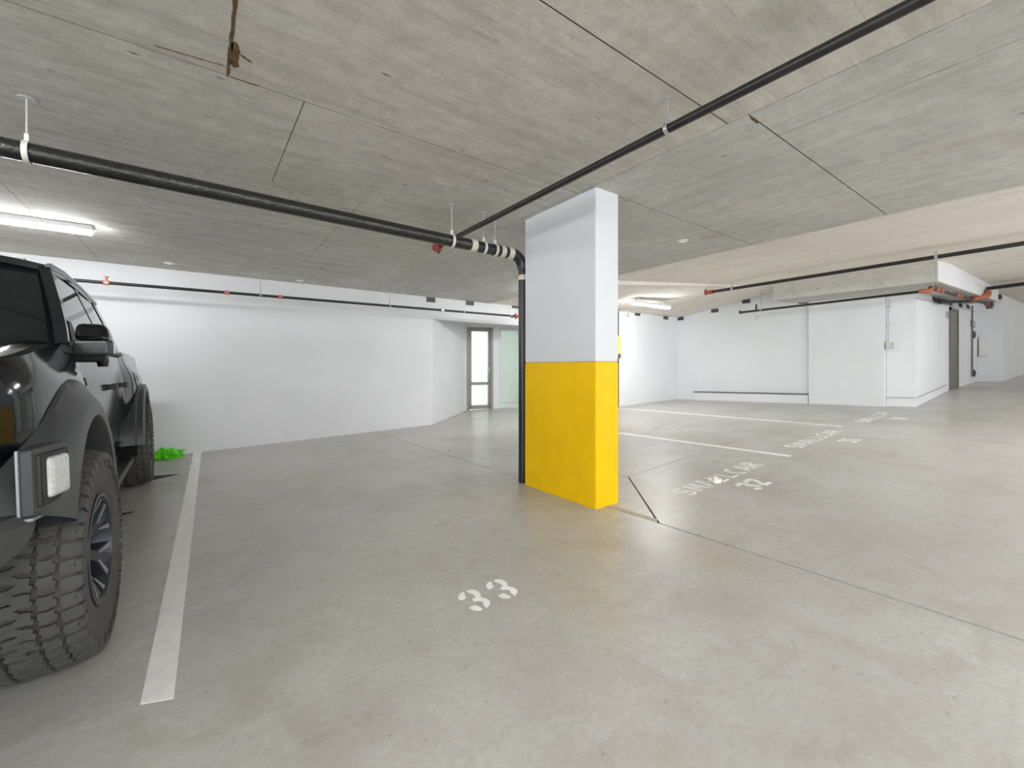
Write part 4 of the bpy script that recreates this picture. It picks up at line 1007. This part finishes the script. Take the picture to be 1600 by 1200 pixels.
# wheels ---------------------------------------------------------------
RT = 0.445
def tread_mesh():
    b = MB(); N = 46
    W = 0.30
    def add(poly, h0=0.425, h1=0.445, cy_drop=None):
        n = len(poly); i = len(b.v)
        for hh in (h0, h1):
            for (u, v) in poly:
                a = u; cr = 0.022 * (abs(v) / (W / 2)) ** 3
                r = hh - cr
                sh = 1.0 if hh == h0 else 0.97
                b.v.append((v, r * math.cos(a), r * math.sin(a)))
        b.f.append(tuple(i + n + k for k in range(n)))
        for k in range(n):
            l = (k + 1) % n; b.f.append((i + k, i + l, i + n + l, i + n + k))
    pt = 2 * math.pi / N
    for k in range(N):
        a = k * pt
        j = 0.06 * pt * math.sin(k * 2.3)
        # two centre rows, interlocking chevron blocks
        for sg in (1, -1):
            o = a + (0.0 if sg == 1 else 0.5 * pt) + j
            add([(o + u * pt, sg * v) for u, v in ((-.40, .004), (-.12, .006), (.06, -.012), (.40, -.004), (.30, .020), (.42, .040), (.10, .046), (-.02, .036), (-.36, .040), (-.46, .018))])
            o = a + (0.25 if sg == 1 else 0.75) * pt - j
            add([(o + u * pt, sg * v) for u, v in ((-.42, .056), (-.06, .050), (.12, .058), (.38, .052), (.44, .072), (.30, .088), (.40, .098), (-.04, .102), (-.16, .092), (-.44, .096), (-.36, .076))])
            # shoulder block, alternate lengths
            e = 0.150 if k % 2 else 0.158
            o = a + (0.55 if sg == 1 else 0.05) * pt
            add([(o + u * pt, sg * v) for u, v in ((-.40, .112), (.0, .108), (.36, .114), (.40, e), (.06, e + .002), (-.04, e - .006), (-.42, e))])
    # side lugs
    for sg in (1, -1):
        for k in range(N):
            a = (k + 0.55) * pt; dr = 0.045 if k % 2 else 0.028
            x0 = sg * 0.150; x1 = sg * 0.163
            q = []
            for (r, x) in ((0.425, 0.148), (0.418, 0.163), (0.418 - dr, 0.166), (0.418 - dr, 0.152)):
                q.append((r, sg * x))
            i = len(b.v)
            for da in (-.36, .36):
                for (r, x) in q: b.v.append((x, r * math.cos(a + da * pt), r * math.sin(a + da * pt)))
            for f in ((0, 1, 2, 3), (7, 6, 5, 4), (0, 4, 5, 1), (1, 5, 6, 2), (2, 6, 7, 3), (3, 7, 4, 0)): b.f.append(tuple(i + t for t in f))
    return b
def wheel_at(x, y, s, src=None):
    if src:
        o = src.copy(); C.objects.link(o)
        o.parent = truck; o.location = (x, y, HUB); o.rotation_euler = (0, 0, 0 if s == 1 else math.pi)
        for ch in src.children:
            c = ch.copy(); C.objects.link(c); c.parent = o
        return o
    prof = [(-0.10, 0.235), (-0.125, 0.25), (-0.148, 0.29), (-0.158, 0.34), (-0.155, 0.39), (-0.148, 0.418), (-0.10, 0.427), (0, 0.430), (0.10, 0.427), (0.148, 0.418), (0.155, 0.39), (0.158, 0.34), (0.155, 0.29), (0.148, 0.25), (0.135, 0.236)]
    o = MB().lathe(prof, 96, 'x').build('wheel', 'tyre', truck, smooth='all'); o['label'] = 'chunky all terrain tyre'
    o.location = (x, y, HUB)
    td = tread_mesh().build('tread', 'tread', o); td['kind'] = 'stuff'
    MB().lathe([(0.135, 0.238), (0.150, 0.236), (0.152, 0.222), (0.138, 0.214), (0.03, 0.205), (-0.10, 0.21), (-0.11, 0.236)], 64, 'x').build('rim_barrel', 'rim', o, smooth=True)
    MB().lathe([(0.0, 0.001), (0.0, 0.205)], 48, 'x').build('brake_disc', 'dark_in', o)
    b = MB()
    for k in range(6):
        a = 2 * math.pi * k / 6 + 0.2
        def P(r, da, x): return (x, r * math.cos(a + da), r * math.sin(a + da))
        b.hexa([P(.05, -.5, .03), P(.05, .5, .03), P(.21, .16, .07), P(.21, -.16, .07), P(.05, -.42, .085), P(.05, .42, .085), P(.21, .12, .138), P(.21, -.12, .138)])
        for e in (-1, 1):
            b.hexa([P(.12, e * .05, .05), P(.12, e * .16, .05), P(.215, e * .40, .07), P(.215, e * .22, .07), P(.12, e * .03, .108), P(.12, e * .15, .108), P(.215, e * .38, .139), P(.215, e * .22, .139)])
    b.build('spokes', 'rim', o)
    for k in range(6):
        a = 2 * math.pi * k / 6 + 0.2
        def P(r, da, x): return (x, r * math.cos(a + da), r * math.sin(a + da))
        for e in (-1, 1):
            MB().hexa([P(.14, e * .12, .116), P(.14, e * .165, .116), P(.212, e * .36, .139), P(.212, e * .27, .139), P(.14, e * .10, .121), P(.14, e * .175, .121), P(.212, e * .37, .144), P(.212, e * .25, .144)]).build('spoke_edge', 'rimface', o)
    MB().lathe([(0.085, 0.001), (0.085, 0.035), (0.08, 0.05), (0.03, 0.062)], 24, 'x').build('hub_cap', 'rim', o, smooth=True)
    b = MB()
    for k in range(6):
        a = 2 * math.pi * k / 6 + 0.7
        b.lathe([(0.09, 0.001), (0.09, 0.009), (0.06, 0.010)], 6, 'x', (0, 0.068 * math.cos(a), 0.068 * math.sin(a)))
    b.build('lug_nuts', 'rimface', o)
    return o
w0 = wheel_at(0.985, 0.0, 1)
wheel_at(0.98, WB, 1, w0); wheel_at(-0.98, 0.0, -1, w0); wheel_at(-0.98, WB, -1, w0)
w0.rotation_euler = (0.3, 0, -0.05)
